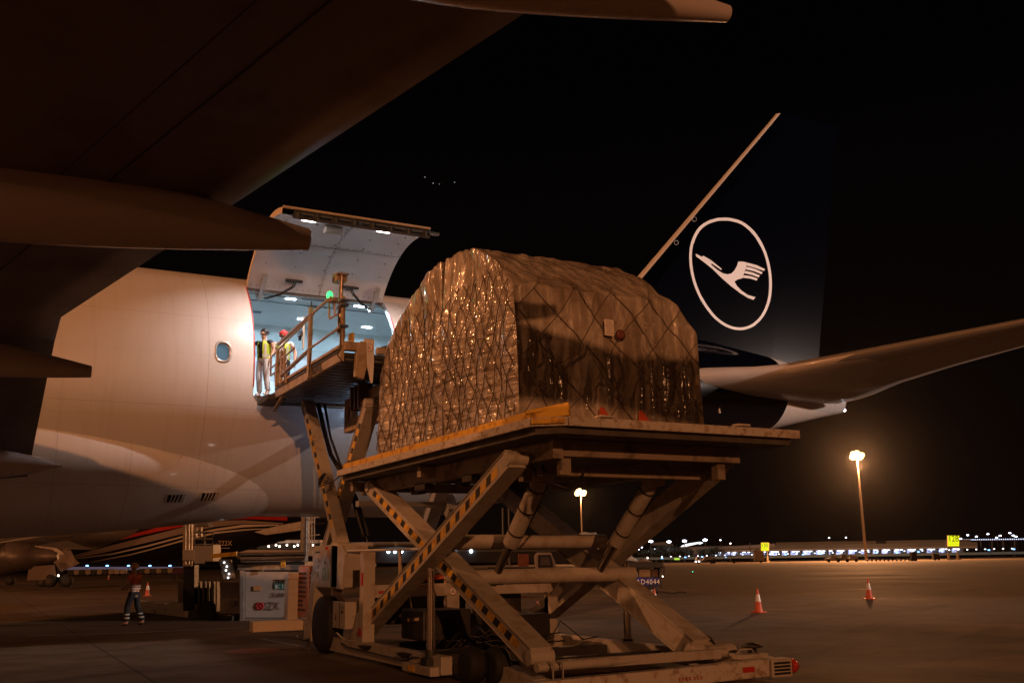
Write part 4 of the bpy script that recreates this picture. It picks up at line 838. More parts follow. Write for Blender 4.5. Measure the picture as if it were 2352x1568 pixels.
b = MB(); b.path([at(640, 880, X=xr), at(641, 830, X=xr), at(646, 820, X=xr), at(656, 818, X=xr), at(657, 880, X=xr)], .03, 10); b.build('rail_loop', OCHRE, bp)
post(715, 692, 708, .03, m=BLK)
b = MB(); q = at(690, 768, X=6.5); b.box(q, (.08, .2, .10)); b.box(q + Vector((0, .05, -.09)), (.06, .08, .1)); b.build('cable_clip', BLK, bp)
ms = MB(); a = at(785, 812, X=5.72); t_ = at(784, 684, X=5.72); t_ = Vector((a.x, a.y, t_.z)); ms.tube(a, t_, .048, n=14); mo = ms.build('mast', OCHRE, bp)
b = MB(); top = at(782, 638, X=5.72); b.tube((a.x - .06, a.y + .02, at(779, 770, X=5.72).z), (a.x - .03, a.y, top.z), .035, n=12); b.build('mast_tube', mat('dark_chrome', (0.3, 0.24, 0.2), 0.2, metal=.9), mo)
for v_ in (693, 704, 751):
    b = MB(); q = at(786, v_, X=5.72); b.box((a.x, a.y, q.z), (.16, .24, .05)); b.build('clamp', mat('blue_clamp', (0.06, 0.09, 0.16), 0.4), mo, .006)
b = MB(); q = Vector((a.x, a.y + .1, top.z)); b.box(q + Vector((0, .12, -.02)), (.2, .26, .13)); b.prism([q + Vector((-.12, .28, .06)), q + Vector((-.12, -.1, .02)), q + Vector((-.12, -.1, .05)), q + Vector((-.12, .25, .1))], (.24, 0, 0)); b.build('camera_box', mat('camera_housing', (0.35, 0.27, 0.2), 0.4), mo, .008)
b = MB(); b.box(q + Vector((-.09, .20, -.02)), (.04, .1, .09)); b.build('camera_lens', BLK, mo)
gp = at(757, 677, X=5.72); b = MB(); b.path([gp + Vector((0, 0, -.06)), gp + Vector((0, 0, -.45)), gp + Vector((0, -.06, -.5)), Vector((a.x, a.y, gp.z - .52))], .022, 8); b.path([gp + Vector((0, -.35, -.2)), gp + Vector((0, -.35, -.5))], .02, 8); b.build('beacon_arm', RL, mo)
b = MB(); b.lathe(gp + Vector((0, 0, -.06)), (0, 0, 1), [(0, .055), (.05, .06), (.10, .05), (.13, .02)], 16); b.build('beacon_lens', emis('green_beacon_glow', (0.03, 0.9, 0.15), 3), mo)
lamp('beacon_light', gp + Vector((-.12, 0, .05)), 3.5, (0.05, 1.0, 0.25), .04)
b = MB(); b.lathe(gp + Vector((0, -.35, -.24)), (0, 0, 1), [(0, .13), (.02, .15), (.05, .08), (.10, .03)], 16); b.build('work_lamp', OCHRE, mo)
hs = MB(); hs.path([at(785, 700, X=5.6), at(778, 720, X=5.6), at(782, 750, X=5.6), at(783, 800, X=5.6), at(775, 815, X=5.6), at(786, 830, X=5.6), at(800, 838, X=5.8)], .012, 6); hs.path([at(713, 810, X=5.55), at(711, 860, X=5.55), at(716, 876, X=5.55)], .01, 6); hs.build('cable', BLK, mo)
lamp('ground_work_light', V(5.3, 4.6, 1.6), 4, (1.0, .8, .75), .08)
lamp('work_light', V(7.6, 4.4, 4.9), 7, (0.45, 0.65, 1.0), .12)
lamp('sill_light', V(7.9, 3.6, 5.0), 3, (0.5, 0.7, 1.0), .1)

# ---------------------------------------------------------------- wrapped cargo on the main platform
def film_material():
    m = mat('film_over_boxes', (0.33, 0.24, 0.16), 0.3); g = NT(m)
    t = g.n('ShaderNodeTexCoord'); o = t.outputs['Object']
    def mpp(sc, rot=(0, 0, 0)):
        x = g.n('ShaderNodeMapping'); x.inputs['Scale'].default_value = sc; x.inputs['Rotation'].default_value = rot; g.l(o, x.inputs[0]); return x.outputs[0]
    a = g.noise(mpp((2.4, 2.4, 0.7)), 1.7, 2.6, 0.5); b = g.noise(mpp((7, 7, 2.2)), 1.6, 1.5, 0.5); c = g.noise(mpp((1.0, 1.0, 5.0), (radians(12), 0, 0)), 1.6, 2, 0.5)
    s = g.n('ShaderNodeSeparateXYZ'); g.l(o, s.inputs[0])
    ridge = g.math('SUBTRACT', 1.0, g.math('MULTIPLY', g.math('ABSOLUTE', g.math('SUBTRACT', a, 0.5)), 5.0)); ridge2 = g.math('SUBTRACT', 1.0, g.math('MULTIPLY', g.math('ABSOLUTE', g.math('SUBTRACT', b, 0.5)), 4.0))
    top = g.math('MULTIPLY', g.math('SUBTRACT', s.outputs['Z'], 1.7), 1.6, clamp=True)
    low = g.math('SUBTRACT', 1.0, top)
    h = g.math('ADD', g.math('MULTIPLY', ridge, g.math('ADD', 0.5, top)), g.math('ADD', g.math('MULTIPLY', ridge2, 0.16), g.math('MULTIPLY', g.math('MULTIPLY', c, low), 2.0)))
    col = g.mix(g.ramp(g.noise(o, 0.9, 4), (0.4, 0.0), (0.6, 1.0)), (0.40, 0.345, 0.285), (0.25, 0.20, 0.155))
    col = g.mix(g.ramp(ridge, (0.80, 0.0), (1.0, 0.5)), col, (0.52, 0.48, 0.44)); g.l(col, g.b.inputs['Base Color'])
    bp_ = g.n('ShaderNodeBump'); bp_.inputs['Strength'].default_value = 1.0; bp_.inputs['Distance'].default_value = 0.055; geo = g.n('ShaderNodeNewGeometry'); sn = g.n('ShaderNodeSeparateXYZ'); g.l(geo.outputs['True Normal'], sn.inputs[0]); flat = g.math('SUBTRACT', 1.0, g.math('MULTIPLY', g.math('MULTIPLY', g.math('SUBTRACT', g.math('ABSOLUTE', sn.outputs['Z']), 0.3), 4.0, clamp=True), 0.75)); h = g.math('MULTIPLY', h, flat); rear = g.math('SUBTRACT', 1.0, g.math('MULTIPLY', g.math('ABSOLUTE', sn.outputs['Y'], clamp=True), 0.82)); h = g.math('MULTIPLY', h, rear); g.l(h, bp_.inputs['Height']); g.l(bp_.outputs[0], g.b.inputs['Normal'])
    g.b.inputs['Roughness'].default_value = 0.36; g.b.inputs['Metallic'].default_value = 0.0; g.b.inputs['Coat Weight'].default_value = 0.85; g.b.inputs['Coat IOR'].default_value = 1.65; g.b.inputs['Coat Roughness'].default_value = 0.09
    g.l(bp_.outputs[0], g.b.inputs['Coat Normal'])
    return m
FILM = film_material()
# side profile (y outboard, z) of the near and the far pallet; each stretched over X
CX0, CX1 = 6.42, 9.60
BASE = 3.52
def cargo(name, prof_, lab, seed, x0, x1, topshrink):
    root = thing(name, lab, 'cargo pallet', V((x0 + x1) / 2, (prof_[0][0] + prof_[-1][0]) / 2, BASE - .02), 'wrapped pallets on the loader platform')
    # dense profile
    P_ = []
    for a, b in zip(prof_[:-1], prof_[1:]):
        n = max(1, int(hypot(b[0] - a[0], b[1] - a[1]) / .045)); P_ += [(a[0] + (b[0] - a[0]) * k / n, a[1] + (b[1] - a[1]) * k / n) for k in range(n)]
    P_.append(prof_[-1])
    cy = sum(p[0] for p in P_) / len(P_); zb_ = BASE
    NX = 88
    def disp(p, n_, amp=1.0):
        tz = max(0, (p.z - 5.2)); w = noise.noise(Vector((p.x * 2.6, p.y * 2.6, p.z * .7 + seed))) * .05 + noise.noise(Vector((p.x * 8, p.y * 8, p.z * 1.5 + seed))) * .022 + (abs(noise.noise(Vector((p.x * 4.5, p.y * 4.5, p.z * .45 + seed * 3)))) ** .7 * -.10 + .04) * (.35 + .65 * min(1, max(0, p.z - 4.4))) + noise.noise(Vector((p.x * .8, p.y * .8, p.z * .8 + seed * 2))) * .07
        return p + n_ * (w * amp)
    mb = MB()
    def xr_(z): # X limits narrow at the top corners
        t = max(0, z - 5.05); return x0 + t * topshrink[0], x1 - min(.50, t * topshrink[1])
    rows = []
    for (yy, zz) in P_:
        a, b = xr_(zz); rows.append([V(a + (b - a) * i / NX, yy, zz) for i in range(NX + 1)])
    # strip over back / top / front: displaced along the local normal
    R2 = []
    for j, row in enumerate(rows):
        pj = rows[max(j - 1, 0)][0]; nj = rows[min(j + 1, len(rows) - 1)][0]; d = (nj - pj); nr = Vector((0, -d.z, d.y)); nr.normalize()
        R2.append([disp(p, nr, .35 if nr.z > .5 else .8) for p in row])
    mb.loft(R2, closed=False)
    # side faces: fan of scaled profiles
    for side, ix in ((-1, 0), (1, NX)):
        NR = 22; edge = [r[ix] for r in R2]; n = len(edge); grid = []
        for q in range(NR + 1):
            s_ = 1 - q / NR; ring = []
            for e in edge:
                zc = min(e.z, 5.0) if 0 else (BASE + (e.z - BASE) * s_)
                ring.append(Vector((e.x, -cy + (e.y + cy) * 1.0, zc)))
            grid.append(ring)
        # use a vertical column layout instead: for every y of the top outline, run down to the base
        tops = [e for e in edge]
        ys = sorted(set(round(e.y, 3) for e in edge))
        cols = []
        y_lo, y_hi = min(e.y for e in edge), max(e.y for e in edge); NYc = int((y_hi - y_lo) / .035)
        def ztop(Y):
            best = BASE
            for a, b in zip(edge[:-1], edge[1:]):
                lo, hi = min(a.y, b.y), max(a.y, b.y)
                if lo - 1e-6 <= Y <= hi + 1e-6:
                    t = 0.5 if hi - lo < 1e-6 else (Y - a.y) / (b.y - a.y); z = a.z + (b.z - a.z) * t if hi - lo > 1e-6 else max(a.z, b.z); best = max(best, z)
            return best
        for i in range(NYc + 1):
            Y = y_lo + (y_hi - y_lo) * i / NYc; zt_ = ztop(Y); col = []
            for k in range(71):
                z = BASE + (zt_ - BASE) * k / 70; xa, xb = xr_(z); X = xa if side < 0 else xb; p = Vector((X, Y, z))
                e_ = min(1, min(i, NYc - i) / 4) * min(1, (70 - k) / 5); col.append(disp(p, Vector((side, 0, 0)), .3 + .9 * e_))
            cols.append(col)
        mb.loft(cols, closed=False)
    mb.build('wrapped_load', FILM, root)
    bs = MB(); bs.lbox(x0 - .03, x1 + .03, prof_[0][0] + .03, prof_[-1][0] - .03, BASE - .045, BASE - .01); bs.build('pallet_base', mat('pallet_aluminium', (0.4, 0.38, 0.36), 0.4, metal=.8, var=.3), root)
    # restraint net: diamond mesh on the left (X0) face and the outboard face
    NETM = mat('net_cord', (0.10, 0.072, 0.05), 0.75)
    nt = MB(); yhi, ylo = prof_[0][0], prof_[-1][0]
    def zt2(y):
        b = 0
        for a, c in zip(prof_[:-1], prof_[1:]):
            lo, hi = min(a[0], c[0]), max(a[0], c[0])
            if lo <= y <= hi: b = max(b, a[1] + (c[1] - a[1]) * ((y - a[0]) / (c[0] - a[0]) if hi > lo else 1))
        return b
    def face_left(y, z): 
        xa, xb = xr_(z); p = V(xa, y, z); return disp(p, Vector((-1, 0, 0)), 1.1) + Vector((-.022, 0, 0))
    st = .30
    for sgn in (1, -1):
        for k in range(-14, 30):
            pts_ = []
            for i in range(0, 60):
                s_ = i * .085; z = BASE + s_; y = ylo + k * st + sgn * s_ * .52 + .035 * sin(z * 3.1 + k * 1.7)
                if ylo + .03 < y < yhi - .03 and z < min(zt2(y) - .05, 5.95): pts_.append(face_left(y + .02 * sin(z * 7 + k), z))
                elif len(pts_) > 1: nt.path(pts_, .0075, 4); pts_ = []
                else: pts_ = []
            if len(pts_) > 1: nt.path(pts_, .0075, 4)
    nt.build('restraint_net', NETM, root)
    return root, disp, xr_, NETM
near = [(14.42, BASE), (14.40, 4.6), (14.36, 5.50), (13.72, 6.02), (13.0, 6.42), (12.5, 6.53), (11.90, 6.52), (11.86, 6.2), (11.82, 5.2), (11.80, BASE)]
far = [(11.72, BASE), (11.74, 5.3), (11.76, 6.52), (11.2, 6.45), (10.55, 6.25), (9.9, 5.98), (9.3, 5.60), (8.98, 5.15), (8.93, 4.4), (8.90, BASE)]
n_root, n_disp, n_xr, NETM = cargo('wrapped_cargo_pallet', near, 'tall film wrapped netted load nearest on the loader platform, with a white label', 1.7, CX0, CX1, (0.02, 0.75))
f_root, *_ = cargo('wrapped_cargo_pallet', far, 'film wrapped netted load on the platform between the nearer load and the aircraft', 9.1, CX0 + .02, CX1 - .1, (0.0, 0.75))
nt = MB()
def yface(z):
    for a, c in zip(near[:-1], near[1:]):
        if a[1] <= z <= c[1]: return a[0] + (c[0] - a[0]) * (z - a[1]) / (c[1] - a[1])
    return near[4][0]
def slope_n(z): return Vector((0, -1, 0)) if z < 5.62 else Vector((0, -.68, .73))
for sgn in (1, -1):
    for k in range(-12, 16):
        pts_ = []
        for i in range(0, 60):
            s_ = i * .085; z = BASE + s_; xx = CX0 + k * .66 + sgn * s_ * .82 + .05 * sin(z * 4.4 + k * 2)
            xa, xb = n_xr(z)
            if xa + .02 < xx < xb - .02 and z < 5.75: p = V(xx, yface(z), z); pts_.append(n_disp(p, slope_n(z), 1.05) + slope_n(z) * .022)
            else:
                if len(pts_) > 1: nt.path(pts_, .0075, 4)
                pts_ = []
        if len(pts_) > 1: nt.path(pts_, .0075, 4)
nt.build('restraint_net', NETM, n_root)
q = at(1395, 754, y=14.44); sg = MB(); nrm = Vector((0, -1, 0)); sg.box(q + Vector((0, -.05, 0)), (.155, .01, .24)); lbq = sg.build('paper_label', mat('label_paper', (0.75, 0.68, 0.62), 0.6), n_root)
sg = MB()
for k in range(6): sg.box(q + Vector((-.01 + .01 * (k % 2), -.057, .09 - k * .035)), (.09 + .02 * (k % 3), .004, .008))
sg.build('label_print', mat('print_grey', (0.3, 0.25, 0.24), 0.6), lbq)
for u, v in ((1388, 950), (1478, 958)):
    sg = MB(); p = at(u, v, y=14.5); sg.prism([p + Vector((-.09, 0, -.06)), p + Vector((.1, 0, -.07)), p + Vector((-.02, 0, .09)), p + Vector((-.07, 0, .09))], (0, -.02, 0)); sg.build('orange_tag', mat('orange_tag', (0.5, 0.07, 0.02), 0.5), n_root)
for u, v in ((1428, 768),):
    sg = MB(); p = at(u, v, y=14.50); sg.lathe(p, (0, 1, 0), [(0, .05), (.03, .085), (.05, .07)], 14); sg.build('red_mark', mat('faded_red_mark', (0.16, 0.05, 0.03), 0.6), n_root)

# ---------------------------------------------------------------- people
SKIN = mat('skin', (0.42, 0.26, 0.19), 0.5); HAIR = mat('black_hair', (0.012, 0.01, 0.01), 0.5)
def skinned(name, verts, edges_, radii, m, parent, sub=1, M=None, root=0):
    me = bpy.data.meshes.new(name); me.from_pydata([Vector(v) for v in verts], edges_, []); o = bpy.data.objects.new(name, me); C.objects.link(o)
    md_ = o.modifiers.new('s', 'SKIN'); sv = me.skin_vertices[0].data if me.skin_vertices else None
    if sv is None:
        bm_ = bmesh.new(); bm_.from_mesh(me); bm_.verts.layers.skin.verify(); bm_.to_mesh(me); bm_.free(); sv = me.skin_vertices[0].data
    for i, r in enumerate(radii):
        rr = r if isinstance(r, tuple) else (r, r); sv[i].radius = rr; sv[i].use_root = (i == root)
    s2 = o.modifiers.new('u', 'SUBSURF'); s2.levels = sub; s2.render_levels = sub
    bpy.context.view_layer.update(); me2 = bpy.data.meshes.new_from_object(o.evaluated_get(bpy.context.evaluated_depsgraph_get())); bpy.data.objects.remove(o)
    if M is not None: me2.transform(M)
    me2.materials.clear(); me2.materials.append(m); me2.polygons.foreach_set('use_smooth', [True] * len(me2.polygons))
    o2 = bpy.data.objects.new(name, me2); C.objects.link(o2)
    if parent is not None: o2.parent = parent; o2['_org'] = tuple(parent['_org'])
    return o2
def person(loc, face, H, label, J, top, legs_m, shoe=BLK, hair=HAIR, cap=None, vest=None, group=None, head_turn=0, sleeve=0.5, strap=False):
    """J: joint overrides in body frame (x = person's left, y = forward, z up, units of height)"""
    j = dict(pel=(0, 0, .52), waist=(0, 0, .60), chest=(0, .005, .72), neck=(0, 0, .835), shL=(.105, 0, .80), shR=(-.105, 0, .80), elL=(.135, -.01, .635), elR=(-.135, -.01, .635), haL=(.13, .05, .49), haR=(-.13, .05, .49), hipL=(.055, 0, .50), hipR=(-.055, 0, .50), knL=(.06, .015, .28), knR=(-.06, .015, .28), anL=(.06, -.01, .05), anR=(-.06, -.01, .05))
    j.update(J); root = thing('person', label, 'person', loc, group); f = Vector(face).normalized(); f = Vector((f.x, f.y, 0)).normalized(); l_ = Vector((-f.y, f.x, 0))
    M_ = Matrix(((l_.x * H * 1.14, f.x * H * 1.14, 0, 0), (l_.y * H * 1.14, f.y * H * 1.14, 0, 0), (0, 0, H, 0), (0, 0, 0, 1)))
    hd = Vector(j['neck']) + Vector((0, .01, .085)); ht = head_turn; fw = Vector((-sin(ht), cos(ht), 0)); rt = Vector((cos(ht), sin(ht), 0))
    names = list(j.keys()); vs = [j[n] for n in names]; ix = {n: i for i, n in enumerate(names)}
    R_ = dict(pel=(.062, .05), waist=(.056, .045), chest=(.07, .05), neck=.026, shL=.034, shR=.034, elL=.023, elR=.023, haL=.015, haR=.015, hipL=.047, hipR=.047, knL=.034, knR=.034, anL=.023, anR=.023)
    r_ = [R_[n] for n in names]
    E_ = [('pel', 'waist'), ('waist', 'chest'), ('chest', 'neck'), ('chest', 'shL'), ('chest', 'shR'), ('shL', 'elL'), ('shR', 'elR'), ('elL', 'haL'), ('elR', 'haR'), ('pel', 'hipL'), ('pel', 'hipR'), ('hipL', 'knL'), ('hipR', 'knR'), ('knL', 'anL'), ('knR', 'anR')]
    E_ = [(ix[a], ix[b]) for a, b in E_]
    def add(p, r, to): vs.append(tuple(p)); r_.append(r); E_.append((to, len(vs) - 1)); return len(vs) - 1
    n1 = add(hd + Vector((0, 0, -.045)), .030, ix['neck']); n2 = add(hd + fw * .004, (.046, .052), n1); add(hd + Vector((0, 0, .038)), (.036, .040), n2)
    add(hd + fw * .055 + Vector((0, 0, -.012)), .009, n2); add(hd + fw * .036 + Vector((0, 0, -.052)), .016, n1)
    for sgn in (1, -1): add(hd + rt * (sgn * .05) + Vector((0, 0, -.01)), .009, n2)
    for a in ('anL', 'anR'): add(Vector(j[a]) + Vector((0, .06, -.028)), .02, ix[a])
    for s_, h_, e_ in ((1, 'haL', 'elL'), (-1, 'haR', 'elR')):
        hp = Vector(j[h_]); dv = (hp - Vector(j[e_])).normalized(); sd = dv.cross(Vector((0, 1, .01))).normalized(); sd2 = dv.cross(sd).normalized()
        pm = add(hp + dv * .022, (.019, .012), ix[h_])
        for q_ in range(4):
            o_ = sd2 * ((q_ - 1.5) * .0115); L_ = (.040, .046, .044, .034)[q_]
            k1 = add(hp + dv * (.03 + L_ * .5) + o_ * 1.1, .0055, pm); add(hp + dv * (.03 + L_) + o_ * 1.15 + sd * (-.012 * s_), .0045, k1)
        k1 = add(hp + dv * .02 + sd2 * -.026, .006, pm); add(hp + dv * .042 + sd2 * -.034, .0052, k1)
    skinned('body', vs, E_, r_, SKIN, root, 2, M_)
    # clothes
    def sub(nl, ed, rr, nm, mm, ex=()):
        v2 = [Vector(j[n]) if isinstance(n, str) else Vector(n) for n in nl]; return skinned(nm, v2, ed, rr, mm, root, 2, M_)
    sL = Vector(j['shL']).lerp(Vector(j['elL']), sleeve); sR = Vector(j['shR']).lerp(Vector(j['elR']), sleeve); cl = Vector(j['neck']) + Vector((0, 0, -.02))
    sub(['pel', 'waist', 'chest', 'shL', 'shR', sL, sR, cl], [(0, 1), (1, 2), (2, 3), (2, 4), (3, 5), (4, 6), (2, 7)], [(.072, .056), (.068, .052), (.078, .056), .041, .041, .034, .034, .034], 'shirt', top)
    kL = Vector(j['knL']); kR = Vector(j['knR']); aL = Vector(j['anL']) + Vector((0, 0, .005)); aR = Vector(j['anR']) + Vector((0, 0, .005))
    sub([Vector(j['pel']) + Vector((0, 0, .03)), 'hipL', 'hipR', kL, kR, aL, aR], [(0, 1), (0, 2), (1, 3), (2, 4), (3, 5), (4, 6)], [(.068, .054), .054, .054, .042, .042, .034, .034], 'trousers', legs_m)
    for a in ('anL', 'anR'):
        p = Vector(j[a]); skinned('shoe', [p + Vector((0, -.015, -.025)), p + Vector((0, .03, -.03)), p + Vector((0, .078, -.036))], [(0, 1), (1, 2)], [.026, .024, .018], shoe, root, 2, M_)
    def wp(p): p = Vector(p); return Vector(loc) + Vector(((l_.x * p.x + f.x * p.y) * 1.14, (l_.y * p.x + f.y * p.y) * 1.14, p.z)) * H
    hm = MB(); n = 16; rg = []
    for q_ in range(9):
        ph = pi * .62 * q_ / 8 + .01; ring = []
        for k in range(n):
            a = 2 * pi * k / n; fr_ = cos(a); ph2 = ph * (0.62 if fr_ > .45 and q_ > 3 and cap is None else 1) if fr_ > .3 else ph
            d = fw * (fr_ * sin(ph2)) + rt * (sin(a) * sin(ph2)) + Vector((0, 0, cos(ph2))); ring.append(wp(hd + Vector((0, 0, .012)) - fw * .004 + Vector((d.x * .058, d.y * .058, d.z * .062 if cap is None else d.z * .068))))
        rg.append(ring)
    hm.loft(rg, cap=True); hm.build('hair' if cap is None else 'cap', hair if cap is None else cap, root)
    if cap is not None:
        b = MB(); b.prism([wp(hd + fw * .045 + rt * .035 + Vector((0, 0, .022))), wp(hd + fw * .09 + rt * .02 + Vector((0, 0, .012))), wp(hd + fw * .09 - rt * .02 + Vector((0, 0, .012))), wp(hd + fw * .045 - rt * .035 + Vector((0, 0, .022)))], (0, 0, .008 * H)); b.build('cap_peak', cap, root)
    em = MB(); 
    for sgn in (1, -1): em.ball(wp(hd + fw * .046 + rt * (sgn * .02) + Vector((0, 0, .004))), .0065 * H, 8); em.box(wp(hd + fw * .049 + rt * (sgn * .02) + Vector((0, 0, .017))), (.016 * H,) * 2 + (.005 * H,))
    em.box(wp(hd + fw * .0475 + Vector((0, 0, -.034))), (.02 * H, .02 * H, .004 * H)); em.build('face_detail', HAIR, root)
    if vest:
        vm, sm_ = vest; c0, w0, p0 = Vector(j['chest']), Vector(j['waist']), Vector(j['pel'])
        b = MB(); rings = []
        for c, rx, ry in ((p0 + Vector((0, 0, .02)), .093, .074), (w0, .090, .072), (w0.lerp(c0, .5), .092, .074), (c0, .098, .076), (c0 + Vector((0, 0, .055)), .098, .068), (c0 + Vector((0, -.005, .088)), .075, .054)):
            rings.append([wp(c + Vector((rx * sin(a), ry * cos(a), 0))) for a in [radians(22 + 316 * k / 26) for k in range(27)]])
        b.loft(rings, closed=False); vo_ = b.build('vest', vm, root)
        for s0 in (1, -1):
            b = MB(); b.loft([[wp(c + Vector((s0 * rx * sin(a) * 1.03, ry * cos(a) * 1.03 + .001, 0))) for a in (radians(38), radians(47), radians(56))] for c, rx, ry in ((p0 + Vector((0, 0, .02)), .093, .075), (w0, .091, .073), (c0, .099, .077), (c0 + Vector((0, 0, .085)), .080, .058))], closed=False); b.build('reflective_strip', sm_, vo_)
        b = MB(); b.loft([[wp(c + Vector((rx * sin(a), ry * cos(a), 0))) for a in [radians(22 + 316 * k / 26) for k in range(27)]] for c, rx, ry in ((w0 + Vector((0, 0, -.035)), .0955, .077), (w0 + Vector((0, 0, -.005)), .0945, .0765))], closed=False); b.build('reflective_band', sm_, vo_)
    if strap:
        b = MB(); b.loft([[wp(p + Vector((-.008, .0, -.006))), wp(p + Vector((.008, 0, .006)))] for p in (Vector(j['shL']) + Vector((-.05, .01, .03)), Vector(j['chest']) + Vector((.03, .085, .02)), Vector(j['waist']) + Vector((-.04, .084, .0)), Vector(j['pel']) + Vector((-.09, .03, .02)))], closed=False); b.build('shoulder_strap', BLK, root)
    return root, wp
FL = mat('flourescent_vest', (0.55, 0.75, 0.05), 0.6, var=.15); REF = mat('reflective_grey', (0.45, 0.47, 0.45), 0.35)
tocam = Vector((-.4, -1, 0))
person(at(603, 909, z=FZ), (-.85, -.55, 0), 1.66, 'man in navy polo, pale trousers and yellow vest leaning on the aircraft door edge', dict(elR=(-.19, .06, .74), haR=(-.2, .2, .745), shR=(-.105, .0, .80), elL=(.15, -.02, .66), haL=(.17, .06, .52), knL=(.07, .02, .28), anL=(.09, .0, .05), anR=(-.08, -.03, .05)), mat('navy_polo', (0.012, 0.014, 0.035), 0.7), mat('pale_trousers', (0.55, 0.58, 0.62), 0.7, bump=.3, bscale=8), shoe=mat('white_shoe', (0.6, 0.6, 0.6), 0.5), vest=(FL, REF), group=None, head_turn=radians(15))
pp_ = at(640, 908, z=FZ); person(Vector((pp_.x + .1, pp_.y + .1, FZ)), (-.5, -.86, 0), 1.63, 'man in red cap, white shirt and yellow vest with a black shoulder strap', dict(elR=(-.15, .03, .64), haR=(-.15, .1, .50), elL=(.16, .0, .64), haL=(.17, .05, .48)), mat('white_shirt', (0.7, 0.7, 0.72), 0.7), mat('black_trousers', (0.012, 0.012, 0.014), 0.8), cap=mat('red_cap', (0.55, 0.02, 0.02), 0.6), vest=(FL, REF), strap=True, head_turn=radians(25))
wk, wp_ = person(at(304, 1436, z=0), Vector((-RR.x, -RR.y, 0)) + Vector((RA.x, RA.y, 0)) * .25, 1.80, 'apron worker in orange shirt with silver bands, walking left past the cones', dict(elL=(.14, .03, .66), elR=(-.14, .03, .66), haL=(.08, .13, .60), haR=(-.08, .14, .60), knL=(.06, .07, .29), anL=(.06, .05, .05), knR=(-.06, -.02, .29), anR=(-.06, -.13, .06), neck=(0, .015, .835)), mat('orange_shirt', (0.62, 0.13, 0.03), 0.7, bump=.2, bscale=8), mat('dark_work_trousers', (0.012, 0.014, 0.02), 0.8), cap=mat('ochre_helmet', (0.5, 0.30, 0.08), 0.5), sleeve=.7)
for a_, hgt, rx in (((0, 0, .575), .02, .094), ((0, 0, .615), .02, .092)):
    b = MB(); b.loft([[wp_(Vector(a_) + Vector((rx * sin(t), .072 * cos(t), dz))) for t in [2 * pi * k / 24 for k in range(24)]] for dz in (0, .022)]); b.build('reflective_band', REF, wk)
for (x, y0, z0) in ((.06, .055, .115), (-.06, -.095, .125), (.06, .06, .17), (-.06, -.07, .18)):
    b = MB(); b.loft([[wp_(Vector((x + .040 * sin(t), y0 + .040 * cos(t), z0 + dz))) for t in [2 * pi * k / 16 for k in range(16)]] for dz in (0, .02)]); b.build('ankle_band', REF, wk)
# ---------------------------------------------------------------- beyond the freighter
def gp(u, d, v=1288): p = at(u, v, d=d); return Vector((p.x, p.y, 0))
AH = Vector((RA.x, RA.y, 0)); RH = Vector((RR.x, RR.y, 0))
def slab(mb, px, d, th, inset=0): return mb.prism([at(u, v, d=d) for u, v in px], AH * th)
def rect(mb, u0, u1, v0, v1, d, th): return slab(mb, [(u0, v1), (u1, v1), (u1, v0), (u0, v0)], d, th)
def pxtube(mb, pts, d, r, n=8): return mb.path([at(u, v, d=d) for u, v in pts], r, n)
# second loader, parked beyond the belly
L2 = thing('cargo_loader', 'smaller white cargo loader with lowered roller deck, parked beyond the belly of the freighter', 'cargo loader', gp(560, 35))
b = MB(); rect(b, 562, 692, 1312, 1418, 33.0, 2.4); eb = b.build('engine_cover', mat('cool_white_panel', (0.40, 0.37, 0.35), 0.45, var=.15, vscale=2), L2, .02)
b = MB(); rect(b, 545, 700, 1296, 1309, 32.95, 2.5); rect(b, 550, 561, 1309, 1426, 32.95, 2.5); rect(b, 561, 700, 1419, 1428, 32.95, 2.5); b.build('cover_frame', GREY, L2, .02)
b = MB(); slab(b, [(692, 1313), (681, 1313), (653, 1417), (692, 1417)], 32.97, .02); b.build('dark_stripe', mat('stripe_slate', (0.09, 0.09, 0.11), .5), eb)
b = MB(); rect(b, 629, 670, 1338, 1352, 32.96, .02); pl2 = b.build('number_plate', mat('teal_plate', (0.02, 0.16, 0.17), .5), eb)
def flat(q): return Vector((q.x, q.y, 0)).normalized()
def ptext(s, u, v, hpx, m, parent, d, w=None, **k):
    if w: k['fit'] = w * d / FPX
    p = at(u, v, d=d); return text(s, hpx * d / FPX * 1.38, m, parent, p, flat(at(u + 8, v, d=d) - p), (0, 0, 1), **k)
ptext('TREPEL', 629, 1338, 7, BLK, eb, 32.955, w=36, bold=.012); ptext('BC 32844', 632, 1350.5, 8.5, LOGO, pl2, 32.955, w=35); ptext('CHAMP', 622, 1371, 10, mat('text_brown', (0.08, 0.05, 0.04), .6), eb, 32.955, w=34); ptext('SZX', 607, 1400, 17, MATS['text_brown'], eb, 32.955, w=31)
for s_ in (1, -1):
    b = MB(); c = [(597 + s_ * (1.5 + 6.5 * sin(t)), 1391 - 7.5 * cos(t)) for t in [pi * k / 8 for k in range(9)]]; pxtube(b, c, 32.96, .028, 5); pxtube(b, [(597 - s_ * 5, 1386), (597 + s_ * 4, 1395)], 32.96, .022, 5); b.build('loop_emblem', mat('emblem_red', (0.45, 0.03, 0.04), .5), eb)
b = MB(); rect(b, 582, 600, 1345, 1356, 32.95, .02); b.build('orange_label', MATS['orange_label'], eb)
b = MB(); rect(b, 527, 539, 1378, 1390, 33.6, .05); b.build('inspection_window', GREY, L2)
b = MB(); rect(b, 505, 553, 1335, 1424, 33.7, 2); b.build('side_box', mat('dark_cream', (0.34, 0.29, 0.26), .5, var=.2), L2, .02)
b = MB(); rect(b, 455, 503, 1345, 1405, 35.4, 1.4); b.build('engine_bay', BLK, L2, .03)
